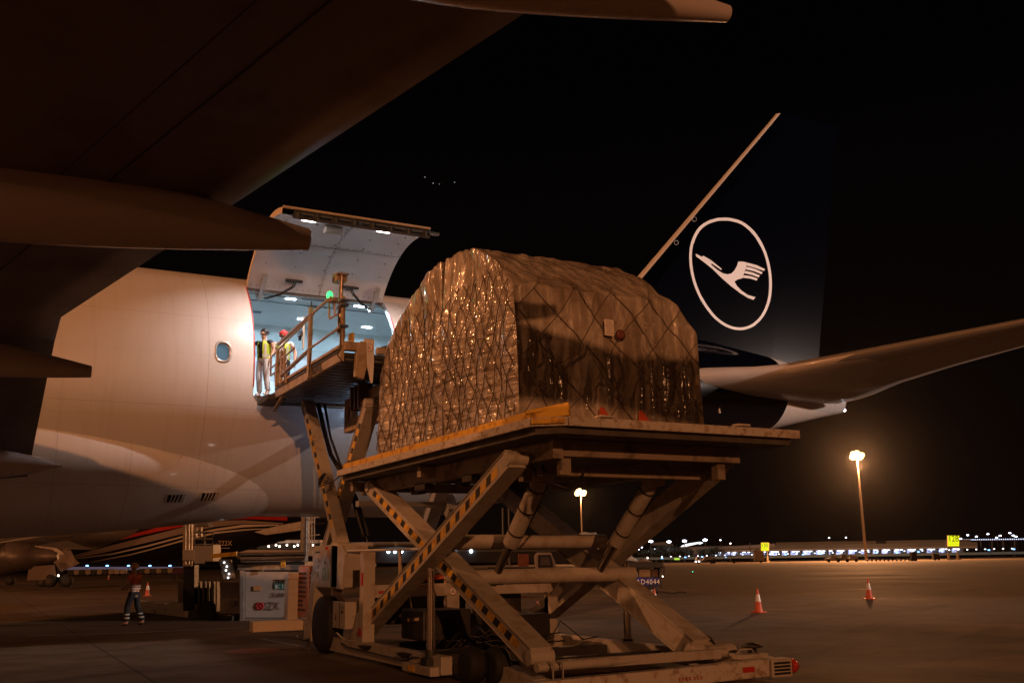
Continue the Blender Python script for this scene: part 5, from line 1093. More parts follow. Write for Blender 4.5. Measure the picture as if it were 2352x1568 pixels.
for k in range(5):
    b = MB(); u = 455 + k * 10; rect(b, u, u + 3 + k % 2, 1335, 1408, 34.9, .3); b.build('lift_column', STEEL, L2)
b = MB(); pxtube(b, [(552, 1283), (700, 1281)], 32.6, .10, 12); pxtube(b, [(552, 1272), (700, 1271)], 32.9, .05, 10); b.build('deck_roller', CHROME, L2)
b = MB(); rect(b, 470, 700, 1288, 1297, 33.4, 3.2); b.build('roller_deck', BLK, L2, .02)
b = MB(); slab(b, [(486, 1272), (543, 1266), (543, 1276), (486, 1281)], 34, .15); b.build('pallet_guide', YELL, L2)
b = MB(); rect(b, 544, 562, 1268, 1283, 33.0, .5); b.build('guide_block', OCHRE, L2, .02)
b = MB(); rect(b, 645, 655, 1290, 1303, 32.5, .06); b.build('yellow_tab', YELL, L2)
b = MB(); slab(b, [(502, 1284), (530, 1284), (543, 1328), (513, 1330)], 33.2, .12); so2 = b.build('step_panel', mat('steel_panel', (0.30, 0.29, 0.28), .35, metal=.4, var=.2), L2, .01)
for u, v in ((515, 1291), (521, 1300), (519, 1309), (526, 1317), (524, 1326)):
    b = MB(); b.ball(at(u, v, d=33.18), .03, 8); b.build('step_lamp', emis('step_lamp_glow', (1, .95, .9), 3), so2)
for u0, u1 in ((420, 425), (428, 433), (437, 440), (446, 450), (458, 462)):
    b = MB(); rect(b, u0, u1, 1178, 1300 if u0 < 440 else 1232, 35.2, .15); b.build('mast_column', OCHRE, L2)
b = MB(); rect(b, 419, 446, 1262, 1287, 35.0, .4); b.build('mast_bracket', WHITE, L2, .02)
b = MB(); pxtube(b, [(447, 1222), (489, 1222), (489, 1250), (447, 1250), (447, 1222)], 34.4, .035, 8); pxtube(b, [(447, 1237), (489, 1237)], 34.4, .03, 8); pxtube(b, [(470, 1222), (470, 1250)], 34.4, .03); pxtube(b, [(447, 1180), (450, 1222)], 34.6, .04); b.build('operator_cage', GREY, L2)
b = MB(); rect(b, 446, 489, 1249, 1294, 34.4, .9); b.build('operator_box', mat('box_grey', (0.40, 0.38, 0.37), .5), L2, .02)
b = MB(); slab(b, [(449, 1199), (476, 1199), (480, 1208), (447, 1208)], 34.5, .5); b.build('control_panel', GREY, L2, .01)
b = MB(); rect(b, 420, 446, 1296, 1402, 35.3, .5); b.build('mast_base', BLK, L2, .02)
b = MB(); rect(b, 408, 421, 1336, 1383, 36.5, .5); b.build('side_post', WHITE, L2, .02)
A_, B_ = at(333, 1392, d=41), at(450, 1403, d=35.4)
for off, hh in ((0, .42), (1.6, .35)):
    b = MB(); o_ = AH * off + RH * off * .4; b.beam(A_ + o_, B_ + o_, .35, hh); b.build('chassis_beam', WHITE, L2, .02)
b = MB(); b.beam(at(334, 1381, d=41) , at(385, 1385, d=38.7), .2, .08); b.beam(at(400, 1390, d=38), at(440, 1394, d=36.2), .2, .08); b.build('beam_roller', CHROME, L2)
b = MB(); b.tube(at(363, 1403, d=39.2), at(363, 1403, d=39.2) - AH * .12, .10, n=14); b.build('tow_eye', BLK, L2)
b = MB(); b.beam(at(450, 1408, d=35.2), at(552, 1420, d=33.2), .6, .22); b.build('chassis_beam', STEEL, L2, .02)
for u in (480, 590, 660):
    c = gp(u, 34.5); b = MB(); b.lathe(c + Vector((0, 0, .3)) - RH * 0 - AH * .15, AH, [(0, .2), (0, .28), (.3, .28), (.3, .2)], 22); b.build('wheel', RUB, L2)
b = MB(); rect(b, 533, 537, 1418, 1432, 33.4, .1); b.build('support_foot', GREY, L2)
# thick pole with ladder cage
b = MB(); p = gp(698, 52); L3 = thing('steel_column', 'thick round grey column with ladder cage standing behind the smaller loader', 'column', p)
b.tube(p, p + Vector((0, 0, 4.6)), .2, n=18); b.build('column', GREY, L3)
b = MB(); [pxtube(b, [(u, 1183), (u, 1276)], 51.5, .03) for u in (711, 716, 722)]; [pxtube(b, [(710, v), (735, v - 3)], 51.5, .03) for v in (1190, 1230)]; b.build('ladder_cage', OCHRE, L3)
# other airliner
D2 = 112
OA = thing('airliner', 'dark airliner with red and white swooping stripes, parked far behind the freighter', 'aircraft', gp(300, D2))
def d2(u): return D2 + max(0, u) * .012
K2 = [(-700, 1240, 1215), (-600, 1285, 1190), (-400, 1296, 1182), (0, 1292, 1180), (400, 1291, 1180), (450, 1288, 1180), (500, 1279, 1180), (543, 1269, 1181), (598, 1254, 1182), (646, 1243, 1184), (690, 1229, 1188), (760, 1207, 1192)]
def sec2(u):
    for a, b_ in zip(K2[:-1], K2[1:]):
        if a[0] <= u <= b_[0]:
            t = (u - a[0]) / (b_[0] - a[0]); vb, vt = a[1] + (b_[1] - a[1]) * t, a[2] + (b_[2] - a[2]) * t; break
    zb_, zt_ = at(u, vb, d=d2(u)).z, at(u, vt, d=d2(u)).z; return (zb_ + zt_) / 2, (zt_ - zb_) / 2
b = MB(); us = [-700, -650, -600, -500, -400, -200, 0, 200, 300, 400, 430, 460, 490, 520, 543, 570, 598, 620, 646, 670, 690, 725, 760]
b.loft([[gp(u, d2(u)) + AH * (h * cos(a)) + Vector((0, 0, c + h * sin(a))) for a in [2 * pi * k / 36 for k in range(36)]] for u in us for c, h in (sec2(u),)], cap=True)
ofu = b.build('fuselage', mat('dark_airliner_paint', (0.012, 0.012, 0.018), .35, coat=.2), OA)
def on2(u, v):
    c, h = sec2(u); d = d2(u)
    for _ in range(4):
        z = at(u, v, d=d).z; k = max(-.98, min(.98, (z - c) / h)); d = d2(u) - h * sqrt(1 - k * k) - .06
    return at(u, v, d=d)
def ribbon(pts, wpx, m, name):
    b = MB(); top, bot = [], []
    P_ = []
    for a, c in zip(pts[:-1], pts[1:]):
        for k in range(8): P_.append(tuple(a[i] + (c[i] - a[i]) * k / 8 for i in range(len(a))))
    P_.append(pts[-1])
    n = len(P_)
    for i, q in enumerate(P_):
        w = q[2] if len(q) > 2 else wpx; top.append(on2(q[0], q[1] - w / 2)); bot.append(on2(q[0], q[1] + w / 2))
    b.loft([top, bot], closed=False); return b.build(name, m, ofu)
RS = mat('stripe_red', (0.50, 0.035, 0.02), .4); GS = mat('stripe_grey', (0.28, 0.22, 0.2), .4); WS = mat('stripe_white', (0.62, 0.55, 0.48), .4)
ribbon([(220, 1250, 3), (276, 1236, 6), (360, 1216, 9), (425, 1202, 11), (476, 1190, 12), (560, 1185, 12), (660, 1188, 14)], 8, RS, 'red_stripe')
ribbon([(165, 1279, 7), (240, 1262, 12), (330, 1240, 14), (422, 1217, 15), (495, 1202, 14), (560, 1198, 8), (650, 1202, 3)], 8, GS, 'grey_stripe')
ribbon([(150, 1286, 2), (260, 1271, 3), (340, 1253, 4), (422, 1231, 4), (495, 1216, 5), (560, 1207, 6), (640, 1205, 2)], 4, WS, 'white_stripe'); ribbon([(210, 1290, 2), (300, 1273, 3), (350, 1260, 3), (422, 1240, 4), (495, 1223, 4), (560, 1216, 3), (620, 1213, 1)], 3, WS, 'white_stripe')
text('-222X', .75, mat('registration_tan', (0.6, 0.45, 0.3), .5), ofu, on2(496, 1252) - AH * .1, flat(on2(520, 1252) - on2(496, 1252)), (0, 0, 1), ext=.01)
b = MB(); pxtube(b, [(492, 1259), (528, 1258)], d2(500) - 1.9, .03, 4); b.build('small_text_line', WS, ofu)
AW = mat('airliner_wing_paint', (0.42, 0.36, 0.31), .35, var=.15, coat=.3)
b = MB(); slab(b, [(584, 1221), (640, 1206), (707, 1194), (720, 1197), (690, 1217), (610, 1228)], d2(640) - 5, .5); b.build('horizontal_stabiliser', AW, OA)
b = MB(); b.prism([at(u, v, d=d2(u)) for u, v in ((610, 1186), (700, 1190), (755, 1190), (800, 1060), (760, 1055))], AH * .5); b.build('tail_fin', MATS['dark_airliner_paint'], OA)
def wq(u, v, d): return at(u, v, d=d)
b = MB()   # near wing, seen from below its leading edge: root at right, tip beyond the left of the frame
rt = [wq(345, 1197, 108), wq(300, 1226, 106), wq(215, 1262, 106)]; mid = [wq(160, 1214, 98), wq(110, 1229, 97), wq(60, 1257, 97)]; tipw = [wq(-160, 1245, 86), wq(-165, 1255, 85.5), wq(-190, 1262, 85)]
def wsec(p): a, m_, c = p; return [a, (a + m_) / 2 + Vector((0, 0, .25)), m_ + Vector((0, 0, .25)), c, m_ - Vector((0, 0, .15))]
b.loft([wsec(rt), wsec(mid), wsec(tipw)], cap=True); ow = b.build('wing', AW, OA)
b = MB(); b.path([wq(263, 1203.5, 100), wq(100, 1230, 94.5), wq(5, 1244.5, 91), wq(-160, 1262, 85)], .055, 8); b.build('leading_edge', WS, ow)
b = MB(); b.path([wq(185, 1212, 103), wq(60, 1229, 98), wq(-60, 1246, 92)], .28, 6); b.build('flap', WS, ow)
b = MB(); slab(b, [(-60, 1210), (98, 1213), (40, 1226), (-60, 1238)], 107, .3); b.build('flap', GS, ow)
b = MB(); c0 = wq(-60, 1280, 93); b.lathe(c0, RH, [(0, 1.1), (.3, 1.25), (2.5, 1.3), (4.6, 1.0), (4.65, .8), (6.2, .55), (6.8, .25)], 28); b.build('engine', mat('engine_grey', (0.16, 0.13, 0.12), .35, metal=.3, var=.3), ow)
b = MB(); slab(b, [(-20, 1240), (130, 1258), (150, 1272), (60, 1280), (-20, 1268)], 94, .4); b.build('pylon', AW, ow)
GD = mat('gear_door_paint', (0.20, 0.15, 0.12), .5)
for (u, v, d, r) in ((116, 1335, 104, .58), (153, 1331, 104, .58), (97, 1337, 108, .5), (25, 1326, 125, .5)):
    c = wq(u, v, d); c.z = r; b = MB(); b.lathe(c - AH * .35, AH, [(0, r * .6), (0, r * .9), (.08, r), (.5, r), (.6, r * .9), (.6, r * .6)], 26); o = b.build('landing_wheel', RUB, OA)
    b = MB(); b.lathe(c - AH * .37, AH, [(0, r * .5), (.04, r * .45), (.05, r * .2)], 18); b.build('hub', STEEL, o)
b = MB(); slab(b, [(160, 1258), (172, 1283), (183, 1293), (140, 1312), (128, 1296), (118, 1288), (140, 1262)], 103.5, .12); b.build('gear_door', GD, OA)
b = MB(); slab(b, [(66, 1301), (125, 1296), (130, 1330), (62, 1332)], 103.8, .12); b.build('gear_door', GD, OA)
b = MB(); pxtube(b, [(135, 1262), (136, 1332)], 105, .2); pxtube(b, [(112, 1334), (155, 1331)], 104.6, .15); b.build('gear_leg', STEEL, OA)
b = MB(); b.ball(wq(134, 1321, 103.2), .09, 8); b.build('taxi_lamp', emis('warm_small_lamp', (1, .8, .6), 8), OA)
# low white terminal arm behind it, right
LB_ = thing('apron_building', 'low pale building with rows of lit openings behind the smaller loader', 'building', gp(640, 190))
b = MB(); rect(b, 548, 726, 1262, 1276, 190, 8); b.build('wall', mat('pale_wall', (0.55, 0.48, 0.46), .6), LB_)
b = MB(); rect(b, 605, 735, 1239, 1246, 192, 8); b.build('parapet', MATS['pale_wall'], LB_)
b = MB(); rect(b, 590, 735, 1247, 1261, 193, 6); b.build('recess', BLK, LB_)
for k in range(9):
    b = MB(); b.ball(wq(600 + k * 14 + (k % 3) * 3, 1251 + (k % 2) * 3, 191.5), .18, 6); b.build('strip_lamp', emis('warm_small_lamp', (1, .8, .6), 8), LB_)
# far left: bright wall with blue lamps, string of baggage carts
WL = thing('perimeter_wall', 'long pale wall with a built-in glow behind blue lamps, seen under the dark airliner', 'wall', gp(300, 330))
b = MB(); rect(b, 150, 445, 1301, 1308, 330, .4); b.build('wall_panel', mat('glowing_wall', (0.35, 0.36, 0.42), .6, emit=(.25, .28, .5), estr=.12), WL)  # faint blue emission stands in for lamp light on the wall
def lamp_post(u, vt, d, col, r, label, cat='street lamp', grp=None, s=10, hp=True):
    base = gp(u, d); top = at(u, vt, d=d); t = thing('street_lamp', label, cat, base, grp)
    b = MB(); b.tube(base, Vector((base.x, base.y, top.z)), r * .22, r * .16, 8); b.build('pole', STEEL, t)
    b = MB(); b.lathe(Vector((base.x, base.y, top.z)), (0, 0, 1), [(-r * .3, r * .35), (0, r), (r * .35, r * .9), (r * .6, r * .3)], 10); b.build('lamp_head', emis('lamp_glow_%d%d%d_%d' % (*[int(c * 9) for c in col], s), col, s), t)
    return t
BLUE = (.16, .42, 1.0); WHT = (.75, .8, 1.0)
for i, u in enumerate((201, 247, 296, 345, 391)): lamp_post(u, 1299, 325, BLUE, .45, 'small blue lamp before the long pale wall under the dark airliner', grp='blue lamps along the pale wall', s=7)
def cart(u, d, w, h, m, lab, grp):
    base = gp(u, d); t = thing('baggage_cart', lab, 'cart', base, grp); b = MB(); c = base + Vector((0, 0, .35 + h / 2)); M_ = Matrix(((RH.x, AH.x, 0), (RH.y, AH.y, 0), (0, 0, 1))); b.box(c, (w, 1.4, h), M_); b.build('body', m, t, .04)
    b = MB(); b.box(c + Vector((0, 0, h / 2 + .05)), (w * 1.04, 1.5, .1), M_); b.build('roof', GREY, t)
    for s_ in (-1, 1): b = MB(); q = base + RH * (s_ * w * .35) + Vector((0, 0, .2)); b.lathe(q - AH * .75, AH, [(0, .2), (.15, .2)], 12); b.build('wheel', RUB, t)
    return t
for k in range(16):
    u = 166 + k * 13.2 + (30 if k > 9 else 0); w = 3.4 if k < 10 else 3.0; cart(u, 250, 1.25, .85 if k in (8, 9) else 1.0, (mat('cart_pale', (0.45, 0.38, 0.34), .6) if k in (8, 9) else OCHRE if k % 2 else STEEL), 'pale closed baggage cart in the far string under the dark airliner' if k in (8, 9) else 'small dark baggage cart in the far string under the dark airliner', 'string of far baggage carts')
VN = thing('service_van', 'dark violet van parked far behind the operator cage of the smaller loader', 'van', gp(408, 150)); b = MB(); M0 = Matrix(((RH.x, AH.x, 0), (RH.y, AH.y, 0), (0, 0, 1)))
b.prism([at(u, v, d=150) for u, v in ((395, 1317), (428, 1317), (428, 1304), (398, 1302), (395, 1309))], AH * 1.8); b.build('body', mat('violet_paint', (0.09, 0.03, 0.07), .4), VN, .05)
for u in (401, 421): b = MB(); q = gp(u, 150) + Vector((0, 0, .35)); b.lathe(q - AH * .05, AH, [(0, .35), (.25, .35)], 14); b.build('wheel', RUB, VN)
b = MB(); slab(b, [(396, 1309), (400, 1303), (400, 1309)], 149.95, .05); b.build('window', GLASS, VN)
# traffic cones
def cone(u, v, H_, label, grp='traffic cones on the apron'):
    base = at(u, v, z=0); t = thing('traffic_cone', label, 'traffic cone', base, grp); RO_ = mat('cone_orange', (0.62, 0.09, 0.025), .45, var=.2, vscale=5)
    b = MB(); b.lathe(base + Vector((0, 0, .03)), (0, 0, 1), [(0, H_ * .19), (H_ * .05, H_ * .17), (H_ * .42, H_ * .118), (H_ * .72, H_ * .070), (H_ * .95, H_ * .028), (H_ * .97, H_ * .015)], 20); b.build('cone_body', RO_, t)
    b = MB(); b.lathe(base + Vector((0, 0, .03 + H_ * .42)), (0, 0, 1), [(0, H_ * .128), (H_ * .30, H_ * .076)], 20); b.build('white_sleeve', mat('cone_sleeve', (0.75, 0.70, 0.66), .3, var=.25, vscale=7), t)
    b = MB(); M_ = Matrix.Rotation(u * .01, 3, 'Z'); b.box(base + Vector((0, 0, .018)), (H_ * .48, H_ * .48, .036), M_); b.build('cone_base', RO_, t, .01)
cone(1743, 1406, .72, 'orange and white traffic cone nearer of the two on the open apron at right'); cone(1997, 1375, .80, 'orange and white traffic cone farther right on the open apron, with pale base')
cone(1505, 1402, .72, 'traffic cone standing before the wheel of the blue cargo dolly'); cone(1236, 1436, .62, 'red cone half hidden behind the big scissor arms'); cone(338, 1368, .80, 'red cone just right of the apron worker'); cone(249, 1330, .75, 'small far red cone left of the apron worker')
# dolly with AD4044 and wrapped load
DL = thing('cargo_dolly', 'blue cargo dolly with number plate AD4044 and a black roof frame', 'dolly', gp(1470, 46))
b = MB(); rect(b, 1400, 1519, 1325, 1345, 45.8, .12); dp = b.build('number_board', mat('board_blue', (0.02, 0.035, 0.28), .5, var=.2), DL)
ptext('AD4044', 1461, 1341, 11, LOGO, dp, 45.7, w=52, spacing=1.12); ptext('- \u2019\\', 1438, 1341, 10, LOGO, dp, 45.7, w=12)
b = MB(); rect(b, 1380, 1524, 1290, 1303, 45.6, 2.2); b.build('roof_frame', BLK, DL, .02)
b = MB(); rect(b, 1515, 1521, 1300, 1350, 45.7, 2.0); rect(b, 1400, 1406, 1300, 1350, 45.7, 2.0); b.build('end_frame', STEEL, DL)
b = MB(); rect(b, 1380, 1520, 1345, 1350, 45.7, 2.0); b.build('chassis', STEEL, DL)
for u in (1494, 1412):
    for dd in (45.7, 47.3): c = gp(u, dd) + Vector((0, 0, .3)); b = MB(); b.lathe(c - AH * .1, AH, [(0, .18), (0, .27), (.2, .27), (.2, .18)], 22); o = b.build('wheel', RUB, DL); b = MB(); b.lathe(c - AH * .12, AH, [(0, .05), (.03, .09)], 12); b.build('hub', GREY, o)
b = MB(); pxtube(b, [(1500, 1357), (1520, 1358), (1545, 1362), (1560, 1358), (1577, 1360)], 45.6, .03); b.build('tow_bar', STEEL, DL)
b = MB(); rect(b, 1524, 1527, 1300, 1318, 45.5, .1); b.build('strap', BLK, DL); b = MB(); b.ball(at(1522, 1323, d=45.5), .03, 6); b.build('marker_lamp', emis('warm_small_lamp', (1, .8, .6), 8), DL)
for (u0, u1, v0, v1, m_, lab) in ((1468, 1494, 1304, 1324, OCHRE, 'plain brown carton, largest on the blue dolly'), (1444, 1466, 1311, 1324, GREY, 'pale film wrapped parcel beside the large carton on the blue dolly'), (1496, 1512, 1306, 1324, mat('dark_carton', (0.12, 0.07, 0.05), .6), 'dark carton at the right end inside the blue dolly'), (1425, 1442, 1308, 1324, OCHRE, 'small brown carton at the left inside the blue dolly')):
    b = MB(); rect(b, u0, u1, v0, v1, 46.0, .9); solo(b, 'carton', m_, lab, 'carton', gp((u0 + u1) / 2, 46), 'cartons inside the blue dolly', bevel=.01)
def lump(pts, d, th, seed, lab, m=FILM):
    b = MB(); n = len(pts); cx = sum(p[0] for p in pts) / n; cy = sum(p[1] for p in pts) / n; rings = []
    for (s_, dz) in ((.35, -.12), (.8, -.06), (.97, 0.05), (1, th * .3), (1, th * .8), (.85, th)):
        ring = []
        for i in range(n):
            for k in range(4):
                a, c = pts[i], pts[(i + 1) % n]; u = a[0] + (c[0] - a[0]) * k / 4; v = a[1] + (c[1] - a[1]) * k / 4
                p = at(cx + (u - cx) * s_, cy + (v - cy) * s_, d=d) + AH * dz; ring.append(p + Vector((noise.noise(p * 2 + Vector((seed, 0, 0))), noise.noise(p * 2.3 + Vector((0, seed, 0))), noise.noise(p * 2.1) if v < 1285 else 0)) * .09)
        rings.append(ring)
    b.loft(rings, cap=True); return solo(b, 'wrapped_load', m, lab, 'wrapped cargo', gp(cx, d), 'wrapped loads beyond the scissor lift')
lump([(1332, 1288), (1330, 1226), (1345, 1220), (1372, 1222), (1380, 1240), (1395, 1288)], 48.5, 1.6, 3, 'tall film wrapped load right of the middle floodlight mast, seen between the scissor arms')
lump([(1375, 1289), (1378, 1262), (1400, 1248), (1432, 1250), (1448, 1262), (1452, 1275), (1468, 1289)], 46.8, 1.5, 6, 'low rounded film wrapped load lying on top of the blue dolly')
# tow vehicle with cab between the arms
TK = thing('cargo_truck', 'pale truck cab with framed side window seen between the scissor arms', 'truck', gp(1250, 55))
CABM = mat('cab_paint', (0.40, 0.33, 0.28), .4, var=.2)
b = MB(); slab(b, [(1230, 1335), (1228, 1275), (1234, 1268), (1266, 1268), (1275, 1290), (1282, 1310), (1282, 1335)], 55, 2.1); cb = b.build('cab', CABM, TK, .04)
b = MB(); slab(b, [(1236, 1302), (1236, 1274), (1264, 1273), (1270, 1301)], 54.95, .05); b.build('window_frame', BLK, cb)
b = MB(); slab(b, [(1241, 1298), (1241, 1278), (1262, 1278), (1266, 1297)], 54.93, .03); b.build('window', mat('cab_glass', (0.10, 0.08, 0.08), .08, coat=1), cb)
ptext('SZX', 1258, 1319, 7, MATS['text_brown'], cb, 54.9)
b = MB(); rect(b, 1120, 1230, 1302, 1338, 55.3, 2.0); b.build('flatbed', BLK, TK, .03)
b = MB(); rect(b, 1190, 1215, 1272, 1300, 55.6, 1.5); b.build('rear_module', mat('red_brown', (0.3, 0.1, 0.06), .5, var=.4), TK, .03)
for u in (1160, 1312): c = gp(u, 55); c.z = .42; b = MB(); b.lathe(c - AH * .1, AH, [(0, .3), (0, .42), (.3, .42), (.3, .3)], 22); b.build('wheel', RUB, TK)
b = MB(); slab(b, [(1222, 1318), (1240, 1304), (1258, 1312), (1262, 1335), (1218, 1335)], 54.8, .2); b.build('blue_mudguard', mat('mudguard_blue', (0.03, 0.03, 0.12), .5), TK)
b = MB(); slab(b, [(1282, 1320), (1330, 1330), (1335, 1345), (1282, 1345)], 55.2, 2); b.build('bumper', CABM, TK, .03)
for (u, v0, v1, d, lab) in ((1156, 1166, 1250, 70, 'slim pale pole left of the thick scissor cylinder'), (1170, 1160, 1250, 72, 'thin dark pole right of the slim pale pole')):
    b = MB(); p = gp(u, d); b.tube(p, Vector((p.x, p.y, at(u, v0, d=d).z)), .06, n=8); solo(b, 'pole', GREY, lab, 'pole', p)
# middle distance behind the loader: dark pier with blue windows
PR = thing('pier_building', 'long dark pier building with small blue windows, seen through the loader', 'building', gp(1000, 260))
b = MB(); rect(b, 780, 1450, 1252, 1292, 262, 12); b.build('wall', mat('pier_dark', (0.03, 0.03, 0.035), .6), PR)
b = MB(); rect(b, 860, 1450, 1262, 1266, 261, 1); b.build('canopy', mat('pier_canopy', (0.12, 0.13, 0.15), .5), PR)
for k, u in enumerate((879, 912, 947, 969, 975, 1010, 1054, 1092)):
    b = MB(); rect(b, u, u + 4, 1255, 1259, 261.5, .2); b.build('window', emis('dim_blue_window', (.08, .3, .9), .8), PR)
for u, v in ((892, 1266), (907, 1266), (922, 1266), (1015, 1266), (1082, 1265), (1040, 1267)):
    b = MB(); b.ball(at(u, v, d=259), .45, 8); b.build('canopy_lamp', emis('cool_far_lamp', (.75, .9, 1), 9), PR)
# ---------------------------------------------------------------- far right: terminal strip
TD = 600
TM = thing('terminal_building', 'long low terminal with a row of bright white bays across the far apron', 'building', gp(1900, TD))
TW = mat('terminal_wall', (0.09, 0.095, 0.12), .6, var=.2, vscale=.05); TR = mat('terminal_roof', (0.045, 0.043, 0.045), .6)
def bay_mat():
    m = mat('lit_bay', (0.1, 0.1, 0.1), .6); g = NT(m); t = g.n('ShaderNodeTexCoord')
    n_ = g.noise(t.outputs['Object'], .55, 4, .7); n2 = g.noise(t.outputs['Object'], .09, 2)
    c = g.ramp(n_, (.33, (0.05, 0.07, 0.22)), (.5, (.42, .50, .95)), (.68, (.95, .97, 1.0))); g.l(c, g.b.inputs['Emission Color'])
    g.l(g.math('MULTIPLY', g.ramp(n2, (.3, .35), (.65, 1.0)), 1.5), g.b.inputs['Emission Strength']); return m
BAY = bay_mat(); ROOFL = emis('roof_lamp_glow', (.85, .9, 1), 5)
def hz(u): return 1288 - .0157 * (u - 1176)     # horizon row
def band(u0, u1, a0, a1, d, th, mb=None):   # heights in pixels above the horizon row
    mb = mb or MB(); return slab(mb, [(u0, hz(u0) - a0), (u1, hz(u1) - a0), (u1, hz(u1) - a1), (u0, hz(u0) - a1)], d, th)
b = band(1560, 2245, 17, 27, TD + 2, 30); b.build('upper_wall', TW, TM)
b = band(1782, 2012, 27, 33.5, TD + 10, 30); b.build('roof_block', TR, TM); b = band(2035, 2230, 26.5, 33.5, TD + 12, 30); b.build('roof_block', TR, TM)
b = band(1640, 2245, 13.5, 18, TD, 4); b.build('canopy', mat('canopy_grey', (0.16, 0.165, 0.2), .5), TM)
b = slab(MB(), [(1590, 1279), (1590, 1259), (1628, 1256), (1780, 1248), (1780, 1255), (1640, 1262), (1628, 1279)], TD - 3, 3); b.build('annexe', mat('annexe_wall', (0.15, 0.16, 0.22), .6), TM)
u = 1632; random.seed(5); k = 0
while u < 2200:
    w_ = (26, 12, 24, 25, 24, 16, 24, 26)[k % 8]
    if u < 1740: w_ = 30
    b = band(u, u + w_, 4 if u > 1740 else 6, 14 if u > 1740 else 11, TD + 8, .5); b.build('lit_bay', BAY, TM)
    b = MB()
    for q in range(2): c = at(u + w_ * (.3 + .4 * q), hz(u) - 12.3, d=TD + 5); b.box(c, (1.3, 1.3, .35))
    b.build('bay_lamp', ROOFL, TM)
    b = band(u + w_, u + w_ + 4, 2, 14, TD + 1, 7); b.build('pillar', TR, TM); u += w_ + 4; k += 1
b = band(2042, 2175, 22, 27, TD + 6, .5); b.build('upper_window_band', BAY, TM)
for u in (2062, 2088, 2120, 2150): b = slab(MB(), [(u, hz(u) - 21), (u + 24, hz(u) - 21), (u + 18, hz(u) - 25.5), (u + 2, hz(u) - 25)], TD + 1, 4); b.build('roof_wedge', TR, TM)
b = MB()
for q in range(34): b.ball(at(2190 + q * 5, hz(2190) - 33 - q * .06 + 0.1 * (q % 2), d=TD + 20), .32, 6)
vr = thing('viaduct', 'far raised road with a string of tiny lights at the right edge', 'viaduct', gp(2290, TD + 20)); b.build('string_lamp', emis('string_lamp_glow', (.7, .75, 1), 1.6), vr)
b = band(2188, 2420, 31.0, 32.5, TD + 21, 8); b.build('road_deck', TR, vr)
b = MB(); 
for q in range(9): rect(b, 2200 + q * 26, 2202 + q * 26, hz(2200) - 31, hz(2200), TD + 22, 1)
b.build('pier', TR, vr)
# glowing curved canopy
CN = thing('curved_canopy', 'brightly lit white curved canopy left of the terminal', 'canopy', gp(1585, TD + 30)); 
for k in range(3):
    b = MB(); P_ = [(1562 + k * 1.5, 1257 - k * 1.5), (1575, 1253.5 - k * 2), (1590, 1250 - k * 1.5), (1603 + k * 2.5, 1247 - k * 1.2), (1609 + k * 2.8, 1248.5 - k * 1.2)]
    b.path([at(u, v, d=TD + 30) for u, v in P_], .30, 6); b.build('lit_rib', emis('canopy_glow', (.9, .93, 1), 1.5), CN)
b = slab(MB(), [(1498, 1249), (1503, 1245), (1530, 1244), (1546, 1248), (1546, 1252), (1500, 1252)], TD + 34, 6); b.build('dark_roof', TW, CN)
# perimeter fence and verge
FN = thing('perimeter_fence', 'dark teal fence running before the terminal', 'fence', gp(1900, 560)); b = MB(); b.prism([at(u, hz(u) - a, d=560) for u, a in ((1440, -2.2), (2420, -2.2), (2420, 3.6), (1440, 3.6))], AH * .3); b.build('fence_panel', mat('fence_teal', (0.05, 0.085, 0.095), .6, emit=(.01, .03, .04), estr=.35), FN)  # panel emits faintly, in place of lamp light falling on the fence
vb = MB(); vb.prism([at(u, 1300, d=d) * 1 for u, d in ((1440, 470), (2420, 470), (2420, 555), (1440, 555))], (0, 0, .01)) if 0 else None
vb.add([Vector((p.x, p.y, .02)) for p in (gp(1300, 450), gp(2500, 450), gp(2500, 556), gp(1300, 556))], [(0, 1, 2, 3)]); tag(vb.build('grass_verge', mat('verge_green', (0.012, 0.018, 0.010), .9, var=.4, vscale=.3)), kind='structure')
Z = lambda x, y: (1378 + x * .414, 1091 + y * .414)
for i, (x, y) in enumerate(((287, 368), (388, 370), (475, 366), (590, 360))):
    u, v = Z(x, y); lamp_post(u, v, TD - 30, WHT, 1.25, ('tall bright white floodlight, ' + ('leftmost of the four over the dark trees', 'second from the left over the dark trees', 'just above the left end of the curved canopy', 'right of the curved canopy, over the annexe')[i]), 'floodlight', 'tall white floodlights', 14)
for (x, y) in ((217, 412), (235, 400), (308, 410), (322, 415), (1282, 347), (1376, 345), (675, 360), (2056, 332), (2170, 326), (2216, 346), (2293, 320), (2310, 334), (2015, 352), (2104, 340), (2237, 335), (2325, 340)):
    u, v = Z(x, y); lamp_post(u, v, TD - 20 if x < 700 else TD + 60, WHT, .55 if x < 2000 else .7, 'small white street lamp rising ' + ('over the dark trees left of the curved canopy' if x < 500 else 'above the roof of the terminal' if x < 1500 else 'beside the raised road at the far right'), 'street lamp', 'white street lamps ' + ('over the trees' if x < 500 else 'above the terminal roof' if x < 1500 else 'beside the raised road'), 9)
for x, y in ((345, 460), (475, 455), (568, 452), (700, 455), (947, 455), (1033, 440), (1130, 440), (1228, 435), (1324, 450), (1540, 430), (1652, 430), (1772, 425), (1893, 420), (2165, 415), (2305, 410)):
    u, v = Z(x, y); lamp_post(u, v, 553, BLUE, .62, 'blue lamp on a thin post in front of the dark teal fence', 'street lamp', 'blue lamps along the fence', 5)
for k in range(40):
    x = 345 + k * 50; y = 452 - (x - 345) * .0235; 
    if x < 2340: u, v = Z(x, y); lamp_post(u, v, 556, (.8, .85, 1), .42, 'tiny white lamp on the dark teal fence before the terminal', 'fence lamp', 'tiny white lamps on the fence', 5)
